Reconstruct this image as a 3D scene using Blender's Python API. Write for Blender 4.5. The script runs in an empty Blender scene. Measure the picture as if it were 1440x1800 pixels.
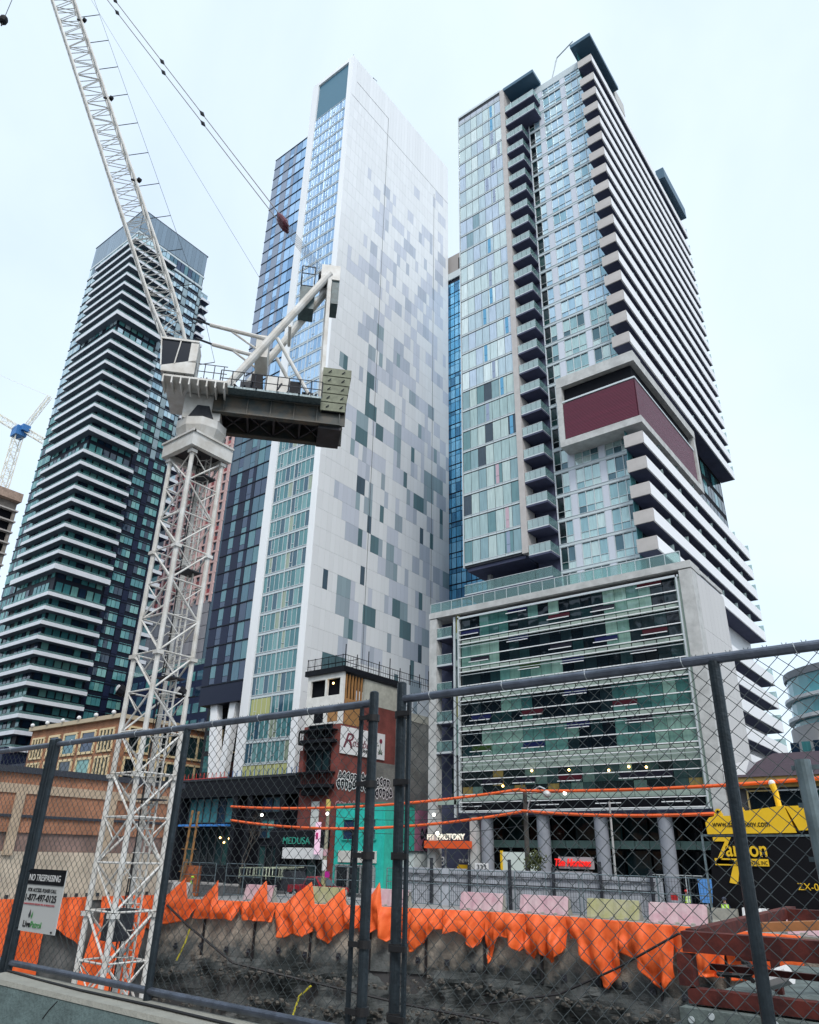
import bpy, bmesh, math, random
from mathutils import Vector, Matrix, noise
random.seed(7)
R = math.radians
SC = bpy.context.scene
COL = SC.collection

# ------------------------------------------------------------------ camera
cam_d = bpy.data.cameras.new('camera'); cam = bpy.data.objects.new('camera', cam_d); COL.objects.link(cam)
yaw, pitch, roll = R(-38.05), R(25.37), R(1.29)
fw = Vector((math.sin(yaw)*math.cos(pitch), math.cos(yaw)*math.cos(pitch), math.sin(pitch)))
rt = Vector((math.cos(yaw), -math.sin(yaw), 0)); up = rt.cross(fw)
r2 = rt*math.cos(roll)+up*math.sin(roll); u2 = -rt*math.sin(roll)+up*math.cos(roll)
M = Matrix((r2, u2, -fw)).transposed().to_4x4(); M.translation = (0, 0, 1.6)
cam.matrix_world = M
cam_d.sensor_fit = 'HORIZONTAL'; cam_d.sensor_width = 36; cam_d.lens = 36*1277/1440
cam_d.clip_start = 0.1; cam_d.clip_end = 3000
SC.camera = cam

# ------------------------------------------------------------------ world, sun
SUN_EL, SUN_AZ = 50, 134           # azimuth from +Y towards +X
w = bpy.data.worlds.new('World'); SC.world = w; w.use_nodes = True
nt = w.node_tree; nt.nodes.clear()
sky = nt.nodes.new('ShaderNodeTexSky'); sky.sky_type = 'NISHITA'; sky.sun_disc = False
sky.sun_elevation = R(SUN_EL); sky.sun_rotation = R(SUN_AZ); sky.dust_density = 4; sky.air_density = 1.0
b1 = nt.nodes.new('ShaderNodeBackground'); b1.inputs['Strength'].default_value = 0.05
nt.links.new(sky.outputs[0], b1.inputs['Color'])
b2 = nt.nodes.new('ShaderNodeBackground'); b2.inputs['Strength'].default_value = 0.88   # the overcast layer
tc = nt.nodes.new('ShaderNodeTexCoord'); nz = nt.nodes.new('ShaderNodeTexNoise')
nz.inputs['Scale'].default_value = 2.2; nz.inputs['Detail'].default_value = 5; nz.inputs['Roughness'].default_value = .5; nz.inputs['Distortion'].default_value = .6
nt.links.new(tc.outputs['Generated'], nz.inputs['Vector'])
cr = nt.nodes.new('ShaderNodeValToRGB'); nt.links.new(nz.outputs[0], cr.inputs[0])
cr.color_ramp.elements[0].position = .3; cr.color_ramp.elements[0].color = (.585, .70, .86, 1)
cr.color_ramp.elements[1].position = .7; cr.color_ramp.elements[1].color = (.735, .845, .875, 1)
nt.links.new(cr.outputs[0], b2.inputs['Color'])
ad = nt.nodes.new('ShaderNodeAddShader'); nt.links.new(b1.outputs[0], ad.inputs[0]); nt.links.new(b2.outputs[0], ad.inputs[1])
wo = nt.nodes.new('ShaderNodeOutputWorld'); nt.links.new(ad.outputs[0], wo.inputs[0])
sd = bpy.data.lights.new('sun', 'SUN'); sd.energy = 1.5; sd.angle = R(14); sd.color = (1, .97, .93)
so = bpy.data.objects.new('sun', sd); COL.objects.link(so)
dv = Vector((math.sin(R(SUN_AZ))*math.cos(R(SUN_EL)), math.cos(R(SUN_AZ))*math.cos(R(SUN_EL)), math.sin(R(SUN_EL))))
so.rotation_euler = dv.to_track_quat('Z', 'Y').to_euler()
SC.view_settings.view_transform = 'Standard'; SC.view_settings.look = 'None'
SC.view_settings.exposure = 0.36; SC.view_settings.gamma = 1.0; SC.view_settings.use_curve_mapping = False

# ------------------------------------------------------------------ materials
MATS = {}
def mat(name, col, rough=.6, metal=0., var=.0, scale=1.5, bump=0., bscale=None, streak=False, bz=1., col2=None, spec=.5, rnd=0., emit=None, trans=0.):
    if name in MATS: return MATS[name]
    m = bpy.data.materials.new(name); m.use_nodes = True; n = m.node_tree.nodes; L = m.node_tree.links
    p = n['Principled BSDF']; p.inputs['Roughness'].default_value = rough; p.inputs['Metallic'].default_value = metal
    p.inputs['Specular IOR Level'].default_value = spec
    p.inputs['Base Color'].default_value = (*col, 1)
    if emit: p.inputs['Emission Color'].default_value = (*emit[:3], 1); p.inputs['Emission Strength'].default_value = emit[3]
    src = None
    if var or col2:
        t = n.new('ShaderNodeTexCoord'); mp = n.new('ShaderNodeMapping'); L.new(t.outputs['Object'], mp.inputs[0])
        if streak: mp.inputs['Scale'].default_value = (1, 1, .12)
        nz = n.new('ShaderNodeTexNoise'); nz.inputs['Scale'].default_value = scale; nz.inputs['Detail'].default_value = 6
        nz.inputs['Roughness'].default_value = .62
        L.new(mp.outputs[0], nz.inputs['Vector'])
        rp = n.new('ShaderNodeValToRGB'); L.new(nz.outputs[0], rp.inputs[0])
        a = tuple(max(0, c*(1-var)) for c in col); b = col2 or tuple(c*(1+var) for c in col)
        rp.color_ramp.elements[0].position = .36; rp.color_ramp.elements[0].color = (*a, 1)
        rp.color_ramp.elements[1].position = .64; rp.color_ramp.elements[1].color = (*b, 1)
        src = rp.outputs[0]
    if rnd:
        g = n.new('ShaderNodeNewGeometry'); oi = n.new('ShaderNodeObjectInfo')
        ma = n.new('ShaderNodeMath'); ma.operation = 'ADD'; L.new(g.outputs['Random Per Island'], ma.inputs[0]); L.new(oi.outputs['Random'], ma.inputs[1])
        fr = n.new('ShaderNodeMath'); fr.operation = 'FRACT'; L.new(ma.outputs[0], fr.inputs[0])
        mr = n.new('ShaderNodeMapRange'); L.new(fr.outputs[0], mr.inputs[0]); mr.inputs[3].default_value = 1-rnd; mr.inputs[4].default_value = 1+rnd
        mx = n.new('ShaderNodeVectorMath'); mx.operation = 'SCALE'
        if src: L.new(src, mx.inputs[0])
        else: mx.inputs[0].default_value = col
        L.new(mr.outputs[0], mx.inputs['Scale']); src = mx.outputs[0]
    if src: L.new(src, p.inputs['Base Color'])
    if bump:
        nb = n.new('ShaderNodeTexNoise'); nb.inputs['Scale'].default_value = bscale or scale*4; nb.inputs['Detail'].default_value = 5
        t2 = n.new('ShaderNodeTexCoord'); m2 = n.new('ShaderNodeMapping'); m2.inputs['Scale'].default_value = (1, 1, bz); L.new(t2.outputs['Object'], m2.inputs[0]); L.new(m2.outputs[0], nb.inputs['Vector'])
        bp = n.new('ShaderNodeBump'); bp.inputs['Strength'].default_value = bump; bp.inputs['Distance'].default_value = .05
        L.new(nb.outputs[0], bp.inputs['Height']); L.new(bp.outputs[0], p.inputs['Normal'])
    MATS[name] = m; return m

def glass(name, stops, metal=.35, rough=.06, bump=.12, spec=.8):
    """window glass with what stands behind it (blinds, dark rooms) and tower reflections put into its colour: a constant ramp picked by a random value per pane"""
    if name in MATS: return MATS[name]
    m = bpy.data.materials.new(name); m.use_nodes = True; n = m.node_tree.nodes; L = m.node_tree.links
    p = n['Principled BSDF']; p.inputs['Roughness'].default_value = rough; p.inputs['Metallic'].default_value = metal
    p.inputs['Specular IOR Level'].default_value = spec
    g = n.new('ShaderNodeNewGeometry'); oi = n.new('ShaderNodeObjectInfo')
    ma = n.new('ShaderNodeMath'); ma.operation = 'ADD'; L.new(g.outputs['Random Per Island'], ma.inputs[0]); L.new(oi.outputs['Random'], ma.inputs[1])
    fr = n.new('ShaderNodeMath'); fr.operation = 'FRACT'; L.new(ma.outputs[0], fr.inputs[0])
    rp = n.new('ShaderNodeValToRGB'); rp.color_ramp.interpolation = 'CONSTANT'; L.new(fr.outputs[0], rp.inputs[0])
    e = rp.color_ramp.elements; tot = sum(s[0] for s in stops); acc = 0
    while len(e) < len(stops): e.new(.5)
    for i, s in enumerate(stops):
        e[i].position = acc/tot; e[i].color = (*s[1], 1); acc += s[0]
    # soft curtain folds / interior unevenness
    t = n.new('ShaderNodeTexCoord'); nz = n.new('ShaderNodeTexNoise'); nz.inputs['Scale'].default_value = 1.1
    mp = n.new('ShaderNodeMapping'); mp.inputs['Scale'].default_value = (5, 5, .5)
    va = n.new('ShaderNodeVectorMath'); va.operation = 'ADD'; L.new(t.outputs['Object'], va.inputs[0])
    cb = n.new('ShaderNodeCombineXYZ'); mm = n.new('ShaderNodeMath'); mm.operation = 'MULTIPLY'; mm.inputs[1].default_value = 90; L.new(fr.outputs[0], mm.inputs[0])
    for i in range(3): L.new(mm.outputs[0], cb.inputs[i])
    L.new(cb.outputs[0], va.inputs[1]); L.new(va.outputs[0], mp.inputs[0]); L.new(mp.outputs[0], nz.inputs['Vector'])
    mr = n.new('ShaderNodeMapRange'); L.new(nz.outputs[0], mr.inputs[0]); mr.inputs[1].default_value = .3; mr.inputs[2].default_value = .7; mr.inputs[3].default_value = .86; mr.inputs[4].default_value = 1.10
    mx = n.new('ShaderNodeVectorMath'); mx.operation = 'SCALE'; L.new(rp.outputs[0], mx.inputs[0]); L.new(mr.outputs[0], mx.inputs['Scale'])
    L.new(mx.outputs[0], p.inputs['Base Color'])
    nb = n.new('ShaderNodeTexNoise'); nb.inputs['Scale'].default_value = .7; nb.inputs['Detail'].default_value = 1; L.new(va.outputs[0], nb.inputs['Vector'])
    bp = n.new('ShaderNodeBump'); bp.inputs['Strength'].default_value = bump; bp.inputs['Distance'].default_value = .15
    L.new(nb.outputs[0], bp.inputs['Height']); L.new(bp.outputs[0], p.inputs['Normal'])
    MATS[name] = m; return m

def clearglass(name, col, fac, rough=.08):
    if name in MATS: return MATS[name]
    m = bpy.data.materials.new(name); m.use_nodes = True; n = m.node_tree.nodes; L = m.node_tree.links
    p = n['Principled BSDF']; p.inputs['Base Color'].default_value = (*col, 1); p.inputs['Roughness'].default_value = rough; p.inputs['Specular IOR Level'].default_value = .8
    tr = n.new('ShaderNodeBsdfTransparent'); tr.inputs[0].default_value = (.82, .95, .93, 1)
    mx = n.new('ShaderNodeMixShader'); mx.inputs[0].default_value = fac
    L.new(tr.outputs[0], mx.inputs[1]); L.new(p.outputs[0], mx.inputs[2]); L.new(mx.outputs[0], n['Material Output'].inputs[0])
    MATS[name] = m; return m

def bricks(name, c1, c2, cm, scale=1.0, bw=.22, rh=.075):
    if name in MATS: return MATS[name]
    m = bpy.data.materials.new(name); m.use_nodes = True; n = m.node_tree.nodes; L = m.node_tree.links
    p = n['Principled BSDF']; p.inputs['Roughness'].default_value = .85
    g = n.new('ShaderNodeNewGeometry'); sp = n.new('ShaderNodeSeparateXYZ'); L.new(g.outputs['Position'], sp.inputs[0])
    ad = n.new('ShaderNodeMath'); ad.operation = 'ADD'; L.new(sp.outputs[0], ad.inputs[0]); L.new(sp.outputs[1], ad.inputs[1])
    cb = n.new('ShaderNodeCombineXYZ'); L.new(ad.outputs[0], cb.inputs[0]); L.new(sp.outputs[2], cb.inputs[1])
    bt = n.new('ShaderNodeTexBrick'); L.new(cb.outputs[0], bt.inputs['Vector'])
    bt.inputs['Color1'].default_value = (*c1, 1); bt.inputs['Color2'].default_value = (*c2, 1); bt.inputs['Mortar'].default_value = (*cm, 1)
    bt.inputs['Scale'].default_value = scale; bt.inputs['Brick Width'].default_value = bw; bt.inputs['Row Height'].default_value = rh; bt.inputs['Mortar Size'].default_value = .008
    nz = n.new('ShaderNodeTexNoise'); nz.inputs['Scale'].default_value = .6; nz.inputs['Detail'].default_value = 6; L.new(g.outputs['Position'], nz.inputs['Vector'])
    mr = n.new('ShaderNodeMapRange'); L.new(nz.outputs[0], mr.inputs[0]); mr.inputs[1].default_value = .3; mr.inputs[2].default_value = .7; mr.inputs[3].default_value = .6; mr.inputs[4].default_value = 1.25
    mx = n.new('ShaderNodeVectorMath'); mx.operation = 'SCALE'; L.new(bt.outputs[0], mx.inputs[0]); L.new(mr.outputs[0], mx.inputs['Scale'])
    L.new(mx.outputs[0], p.inputs['Base Color'])
    MATS[name] = m; return m

white = mat('white_cladding', (.77, .79, .81), .5, var=.06, scale=.25, streak=True, rnd=.03)
P0 = mat('panel_white', (.73, .755, .775), .42, rnd=.035)
P1 = mat('panel_pale', (.55, .59, .67), .42, rnd=.04)
P2 = mat('panel_lilac', (.43, .48, .56), .42, rnd=.05)
P3 = mat('panel_grey', (.25, .34, .38), .42, rnd=.08)
P4 = mat('panel_teal', (.065, .14, .16), .42, rnd=.15)
P5 = mat('panel_dark', (.035, .07, .10), .42, rnd=.2)
P25 = mat('panel_slate', (.30, .37, .42), .42, rnd=.06)
navy = mat('navy_cladding', (.008, .013, .038), .45, rnd=.25, spec=.25)
navyf = mat('navy_frame', (.004, .007, .018), .5, spec=.25)
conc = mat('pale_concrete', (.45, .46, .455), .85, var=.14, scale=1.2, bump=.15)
concd = mat('shaded_soffit_concrete', (.060, .068, .125), .85, var=.15, scale=.8)  # shade under slabs and in recesses put into this dark concrete colour
beige = mat('beige_fascia', (.44, .42, .41), .8, var=.07, scale=1.0, rnd=.05)
fascia = mat('white_fascia', (.62, .65, .70), .6, var=.05, scale=.6, rnd=.03)
guard_w = mat('white_parapet', (.80, .81, .83), .5, rnd=.02)
alu = mat('pale_mullion', (.55, .60, .62), .4, metal=.2)
spand = mat('pale_spandrel', (.50, .57, .60), .35, rnd=.06)
spandg = mat('green_spandrel', (.33, .42, .37), .3, rnd=.05)
dark = mat('dark_interior', (.006, .007, .010), .8, spec=.1)
darkg = mat('dark_grey_metal', (.032, .036, .045), .6, spec=.25, var=.2, scale=3)
black = mat('black_paint', (.006, .007, .011), .6, spec=.18, var=.3, scale=2)
shaft = mat('crane_paint', (.66, .665, .65), .55, col2=(.50, .48, .44), scale=1.1, bump=.08)
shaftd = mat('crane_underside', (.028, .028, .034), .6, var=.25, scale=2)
rustb = mat('crane_beam_steel', (.035, .048, .05), .6, col2=(.085, .07, .05), scale=1.6)
galv = mat('galvanised_dark', (.026, .038, .048), .42, metal=.4, var=.25, scale=12, bump=.15, bscale=60)
wirem = mat('chain_wire', (.115, .135, .14), .45, metal=.5)
railm = mat('fence_rail', (.12, .14, .18), .38, metal=.6, var=.25, scale=9, bump=.12, bscale=70)
gsteel = mat('teal_grey_post', (.15, .20, .22), .4, metal=.3, var=.3, scale=8)
orange = mat('orange_tarp', (.84, .15, .035), .55, col2=(.74, .105, .02), scale=2.2, spec=.35, bump=.6, bscale=2.4, bz=.35)
orangep = mat('orange_pipe_cover', (.80, .12, .02), .45, rnd=.1)
street = mat('asphalt', (.05, .05, .052), .85, var=.2, scale=.6, bump=.1)
pave = mat('pavement_concrete', (.30, .29, .28), .85, var=.12, scale=1)
barr = mat('weathered_concrete', (.30, .30, .265), .85, var=.10, scale=5, bump=.25, bscale=45)
barrf = mat('algae_grey_concrete', (.10, .145, .145), .85, var=.22, scale=3, bump=.35, bscale=40)
pinks = mat('pink_sheet', (.55, .33, .38), .5, col2=(.60, .46, .48), scale=1.6, bump=.5, bscale=3)
yels = mat('yellow_green_sheet', (.36, .36, .17), .5, col2=(.42, .41, .28), scale=1.6, bump=.5, bscale=3)
whites = mat('white_board', (.72, .73, .74), .6, var=.05)
greyb = mat('grey_hoarding', (.42, .45, .50), .6, var=.10, scale=1.5, rnd=.08)
redp = mat('dark_red_paint', (.050, .014, .013), .65, scale=3, col2=(.12, .026, .02), spec=.25, bump=.2)
yellow = mat('machine_yellow', (.80, .50, .02), .35, var=.05)
bodyb = mat('machine_black', (.006, .006, .008), .5, spec=.15)
red = mat('red_metal', (.55, .03, .03), .35)
maroon = mat('maroon_louvre', (.105, .007, .028), .45, rnd=.08)
tealp = mat('turquoise_render', (.02, .50, .42), .7, var=.08, scale=1.5)
tealp2 = mat('turquoise_block', (.03, .42, .33), .75, var=.12, scale=2)
pinkw = mat('pink_mural', (.42, .16, .26), .8, var=.15, scale=1.2)
brickr = bricks('red_brick', (.22, .045, .035), (.17, .035, .03), (.16, .07, .06))
brickb = bricks('brown_brick', (.36, .15, .07), (.29, .11, .05), (.36, .24, .16))
bricko = bricks('orange_brick', (.42, .17, .085), (.34, .13, .065), (.40, .28, .2))
blockc = bricks('grey_block', (.22, .23, .22), (.18, .19, .185), (.14, .145, .14), bw=.4, rh=.2)
cream = mat('cream_frame', (.68, .55, .33), .6, rnd=.06)
coping = mat('dark_coping', (.03, .035, .05), .6)
stone = mat('beige_stone', (.46, .36, .26), .85, var=.12, scale=1)
under = mat('stained_concrete', (.50, .43, .34), .9, var=.18, scale=.7, bump=.3, bscale=6)
hoist = mat('wood_timber', (.33, .17, .06), .7, var=.15)
rubberb = mat('black_rubber', (.012, .012, .014), .6)
bulb = mat('warm_bulb', (.9, .7, .4), .5, emit=(1, .62, .22, 9))
lampw = mat('white_lamp', (.9, .9, .85), .5, emit=(1, .95, .85, 2.5))
signw = mat('lit_white_letter', (.8, .78, .68), .5, emit=(1, .93, .75, .35))
signr = mat('lit_red_letter', (.8, .02, .02), .5, emit=(1, .03, .02, .35))
neon = mat('green_neon', (.03, .20, .16), .5, emit=(.02, .5, .35, .12))
hivis = mat('lime_hivis', (.45, .75, .05), .6)
skin = mat('skin', (.45, .27, .19), .6)
denim = mat('dark_work_clothes', (.03, .045, .09), .8)
foliage = mat('dull_green_leaves', (.06, .075, .02), .7, var=.3, scale=6)
rubble = mat('rubble', (.10, .095, .085), .95, var=.35, scale=2.5, bump=.6, bscale=9)

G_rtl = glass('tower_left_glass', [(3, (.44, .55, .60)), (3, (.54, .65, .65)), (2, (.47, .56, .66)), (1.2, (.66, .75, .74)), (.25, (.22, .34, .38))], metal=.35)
G_rtl2 = glass('tower_left_glass_low', [(2, (.12, .24, .25)), (4, (.34, .46, .45)), (.8, (.03, .05, .07)), (3, (.44, .54, .51)), (2, (.22, .34, .36))], metal=.25, bump=.5)  # dark reflections on the lower floors painted into the panes
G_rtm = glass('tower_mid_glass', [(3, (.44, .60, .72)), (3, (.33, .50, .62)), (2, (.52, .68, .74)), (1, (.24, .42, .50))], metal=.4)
G_rtml = glass('tower_mid_glass_low', [(3, (.24, .40, .43)), (3, (.38, .54, .54)), (2, (.48, .60, .58)), (1, (.06, .13, .16))], metal=.3)  # low floors: darker reflections put into the tint
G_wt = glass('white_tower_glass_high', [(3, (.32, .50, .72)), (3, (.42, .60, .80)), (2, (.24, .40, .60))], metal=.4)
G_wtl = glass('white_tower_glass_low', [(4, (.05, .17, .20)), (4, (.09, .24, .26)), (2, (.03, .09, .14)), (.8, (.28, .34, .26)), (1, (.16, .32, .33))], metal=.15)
G_nb = glass('navy_block_glass_high', [(3, (.28, .48, .72)), (2, (.38, .58, .80)), (1.5, (.16, .30, .48))], metal=.45)  # blue of the upper floors holds painted haze and sky reflection
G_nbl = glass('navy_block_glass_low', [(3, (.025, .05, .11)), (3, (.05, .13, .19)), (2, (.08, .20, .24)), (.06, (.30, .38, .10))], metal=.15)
G_lt = glass('left_tower_glass_high', [(3, (.40, .56, .64)), (3, (.54, .68, .72)), (2, (.28, .42, .50))], metal=.4)  # upper panes lighter: reflected sky put into the glass colour
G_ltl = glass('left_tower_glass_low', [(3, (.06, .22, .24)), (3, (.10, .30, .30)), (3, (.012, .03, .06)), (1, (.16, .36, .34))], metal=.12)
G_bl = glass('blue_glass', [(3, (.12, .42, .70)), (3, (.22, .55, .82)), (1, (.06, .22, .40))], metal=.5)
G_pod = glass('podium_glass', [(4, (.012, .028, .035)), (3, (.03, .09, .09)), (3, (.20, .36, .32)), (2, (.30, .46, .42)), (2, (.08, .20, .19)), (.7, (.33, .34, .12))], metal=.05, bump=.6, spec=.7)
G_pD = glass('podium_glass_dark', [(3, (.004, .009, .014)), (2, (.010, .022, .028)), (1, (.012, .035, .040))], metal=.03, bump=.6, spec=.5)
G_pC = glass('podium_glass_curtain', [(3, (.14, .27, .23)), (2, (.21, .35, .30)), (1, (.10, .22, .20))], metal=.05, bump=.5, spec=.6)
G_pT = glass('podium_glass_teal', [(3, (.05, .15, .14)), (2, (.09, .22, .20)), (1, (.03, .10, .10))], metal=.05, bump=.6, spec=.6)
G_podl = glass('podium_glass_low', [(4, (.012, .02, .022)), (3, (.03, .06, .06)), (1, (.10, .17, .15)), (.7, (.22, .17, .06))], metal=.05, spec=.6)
G_dk = glass('dark_shop_glass', [(3, (.005, .009, .012)), (2, (.012, .03, .035)), (1, (.02, .06, .06))], metal=.02, spec=.35)
guard = clearglass('guard_glass', (.20, .33, .33), .34)
guardl = clearglass('guard_glass_pale', (.50, .62, .64), .5)
OPS = [mat('pink_vent_pane', (.50, .36, .42), .15), mat('blue_vent_pane', (.10, .32, .52), .12), mat('grey_vent_pane', (.26, .32, .44), .15), mat('olive_vent_pane', (.38, .42, .16), .2)]
STR = [mat('navy_strip', (.007, .012, .07), .4, spec=.3), mat('maroon_strip', (.060, .008, .016), .4, spec=.3), mat('green_strip', (.025, .06, .012), .4, spec=.3), mat('black_strip', (.01, .01, .02), .3)]

def stained_wall():
    m = bpy.data.materials.new('stained_pit_wall'); m.use_nodes = True; n = m.node_tree.nodes; L = m.node_tree.links
    p = n['Principled BSDF']; p.inputs['Roughness'].default_value = .93; p.inputs['Specular IOR Level'].default_value = .25
    g = n.new('ShaderNodeNewGeometry'); sp = n.new('ShaderNodeSeparateXYZ'); L.new(g.outputs['Position'], sp.inputs[0])
    def nz(sc, det=7, mz=1.):
        k = n.new('ShaderNodeTexNoise'); k.inputs['Scale'].default_value = sc; k.inputs['Detail'].default_value = det; k.inputs['Roughness'].default_value = .65
        mp = n.new('ShaderNodeMapping'); mp.inputs['Scale'].default_value = (1, 1, mz); L.new(g.outputs['Position'], mp.inputs[0]); L.new(mp.outputs[0], k.inputs['Vector']); return k.outputs[0]
    def ramp(src, a, b, ca, cb):
        r = n.new('ShaderNodeValToRGB'); r.color_ramp.elements[0].position = a; r.color_ramp.elements[1].position = b
        r.color_ramp.elements[0].color = (*ca, 1); r.color_ramp.elements[1].color = (*cb, 1); L.new(src, r.inputs[0]); return r.outputs[0]
    tan = ramp(nz(.9, 7, .5), .35, .65, (.25, .22, .185), (.42, .37, .31))
    drk = ramp(nz(.45), .38, .62, (.022, .027, .028), (.115, .125, .125))
    ad = n.new('ShaderNodeMath'); ad.operation = 'MULTIPLY_ADD'; L.new(nz(.55, 8), ad.inputs[0]); ad.inputs[1].default_value = 5.0; L.new(sp.outputs[2], ad.inputs[2])
    mr = n.new('ShaderNodeMapRange'); L.new(ad.outputs[0], mr.inputs[0]); mr.inputs[1].default_value = -1.7; mr.inputs[2].default_value = -.6
    mx = n.new('ShaderNodeMix'); mx.data_type = 'RGBA'; L.new(mr.outputs[0], mx.inputs[0]); L.new(drk, mx.inputs[6]); L.new(tan, mx.inputs[7])
    L.new(mx.outputs[2], p.inputs['Base Color'])
    bp = n.new('ShaderNodeBump'); bp.inputs['Strength'].default_value = .9; bp.inputs['Distance'].default_value = .12; L.new(nz(2.4, 8), bp.inputs['Height']); L.new(bp.outputs[0], p.inputs['Normal'])
    MATS['stained'] = m; return m
pitm = stained_wall()
# ------------------------------------------------------------------ mesh helpers
class MB:
    def __init__(s): s.v = []; s.f = []; s.m = []; s.mats = []; s.mi = 0; s.sm = False
    def mat(s, m):
        if m not in s.mats: s.mats.append(m)
        s.mi = s.mats.index(m); return s
    def quad(s, *p):
        i = len(s.v); s.v += [tuple(q) for q in p]; s.f.append(tuple(range(i, i+len(p)))); s.m.append(s.mi); return s
    def box(s, x0, x1, y0, y1, z0, z1):
        if x0 > x1: x0, x1 = x1, x0
        if y0 > y1: y0, y1 = y1, y0
        if z0 > z1: z0, z1 = z1, z0
        i = len(s.v)
        s.v += [(x0,y0,z0),(x1,y0,z0),(x1,y1,z0),(x0,y1,z0),(x0,y0,z1),(x1,y0,z1),(x1,y1,z1),(x0,y1,z1)]
        for f in ((0,3,2,1),(4,5,6,7),(0,1,5,4),(1,2,6,5),(2,3,7,6),(3,0,4,7)):
            s.f.append(tuple(i+k for k in f)); s.m.append(s.mi)
        return s
    def hexa(s, pts):   # 8 points, bottom 4 then top 4
        i = len(s.v); s.v += [tuple(p) for p in pts]
        for f in ((0,3,2,1),(4,5,6,7),(0,1,5,4),(1,2,6,5),(2,3,7,6),(3,0,4,7)):
            s.f.append(tuple(i+k for k in f)); s.m.append(s.mi)
        return s
    def bar(s, p, q, w, h=None, upv=(0, 0, 1)):
        p = Vector(p); q = Vector(q); h = h or w; d = (q-p)
        if d.length < 1e-6: return s
        d.normalize(); a = d.cross(Vector(upv))
        if a.length < 1e-3: a = d.cross(Vector((1, 0, 0)))
        a.normalize(); b = a.cross(d)
        A = a*w/2; B = b*h/2
        return s.hexa([p-A-B, p+A-B, q+A-B, q-A-B, p-A+B, p+A+B, q+A+B, q-A+B])
    def tube(s, pts, r, n=6, cap=True):
        pts = [Vector(p) for p in pts]; rings = []
        rr = r if isinstance(r, (list, tuple)) else [r]*len(pts)
        for k, p in enumerate(pts):
            d = (pts[min(k+1, len(pts)-1)]-pts[max(k-1, 0)]).normalized()
            a = d.cross(Vector((0, 0, 1)))
            if a.length < 1e-3: a = Vector((1, 0, 0))
            a.normalize(); b = a.cross(d)
            i = len(s.v)
            s.v += [tuple(p+(a*math.cos(t)+b*math.sin(t))*rr[k]) for t in (2*math.pi*j/n for j in range(n))]
            rings.append(i)
        for k in range(len(rings)-1):
            for j in range(n):
                s.f.append((rings[k]+j, rings[k]+(j+1) % n, rings[k+1]+(j+1) % n, rings[k+1]+j)); s.m.append(s.mi)
        if cap:
            s.f.append(tuple(rings[0]+j for j in range(n))[::-1]); s.m.append(s.mi)
            s.f.append(tuple(rings[-1]+j for j in range(n))); s.m.append(s.mi)
        return s
    def prism(s, poly, z0, z1):
        n = len(poly); i = len(s.v)
        s.v += [(x, y, z0) for x, y in poly]+[(x, y, z1) for x, y in poly]
        s.f.append(tuple(range(i, i+n))[::-1]); s.m.append(s.mi)
        s.f.append(tuple(range(i+n, i+2*n))); s.m.append(s.mi)
        for j in range(n):
            s.f.append((i+j, i+(j+1) % n, i+n+(j+1) % n, i+n+j)); s.m.append(s.mi)
        return s
    def ball(s, c, r, seg=10, rings=6, sc=(1, 1, 1)):
        i = len(s.v)
        for a in range(rings+1):
            t = math.pi*a/rings
            for b in range(seg):
                p = 2*math.pi*b/seg
                s.v.append((c[0]+r*sc[0]*math.sin(t)*math.cos(p), c[1]+r*sc[1]*math.sin(t)*math.sin(p), c[2]+r*sc[2]*math.cos(t)))
        for a in range(rings):
            for b in range(seg):
                s.f.append((i+a*seg+b, i+(a+1)*seg+b, i+(a+1)*seg+(b+1) % seg, i+a*seg+(b+1) % seg)); s.m.append(s.mi)
        return s
    def mesh(s, name, smooth=False):
        me = bpy.data.meshes.new(name); me.from_pydata(s.v, [], s.f)
        for m in s.mats: me.materials.append(m)
        me.polygons.foreach_set('material_index', s.m)
        if smooth: me.polygons.foreach_set('use_smooth', [True]*len(s.f))
        me.update()
        return me
    def build(s, name, parent=None, smooth=False, loc=(0, 0, 0), rot=0):
        return inst(name, s.mesh(name, smooth), loc, parent, rot)

def inst(name, me, loc=(0, 0, 0), parent=None, rot=0, scale=None):
    o = bpy.data.objects.new(name, me); COL.objects.link(o); o.location = loc
    if rot: o.rotation_euler = (0, 0, rot)
    if scale: o.scale = scale
    if parent:
        o.parent = parent; o.matrix_parent_inverse = PINV[parent.name]
    if me is not None and parent is not None and parent.name in PINV: PINV[o.name] = PINV[parent.name]
    return o
PINV = {}
def thing(name, label, cat, loc=(0, 0, 0), group=None):
    o = bpy.data.objects.new(name, None); COL.objects.link(o); o.location = loc; o.empty_display_size = .3
    PINV[o.name] = Matrix.Translation(-Vector(loc))
    o['label'] = label; o['category'] = cat
    if group: o['group'] = group
    return o
def sub(name, me_or_mb, parent, loc=(0, 0, 0), rot=0, smooth=False):
    """a sub-part: child of a part whose own world transform is (loc, rot z)"""
    me = me_or_mb.mesh(name, smooth) if isinstance(me_or_mb, MB) else me_or_mb
    o = bpy.data.objects.new(name, me); COL.objects.link(o); o.parent = parent
    o.location = loc
    if rot: o.rotation_euler = (0, 0, rot)
    return o
def tag(o, label, cat, group=None):
    o['label'] = label; o['category'] = cat
    if group: o['group'] = group
    return o
def struct(name, mb, smooth=False):
    o = mb.build(name, None, smooth); o['kind'] = 'structure'; return o

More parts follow.
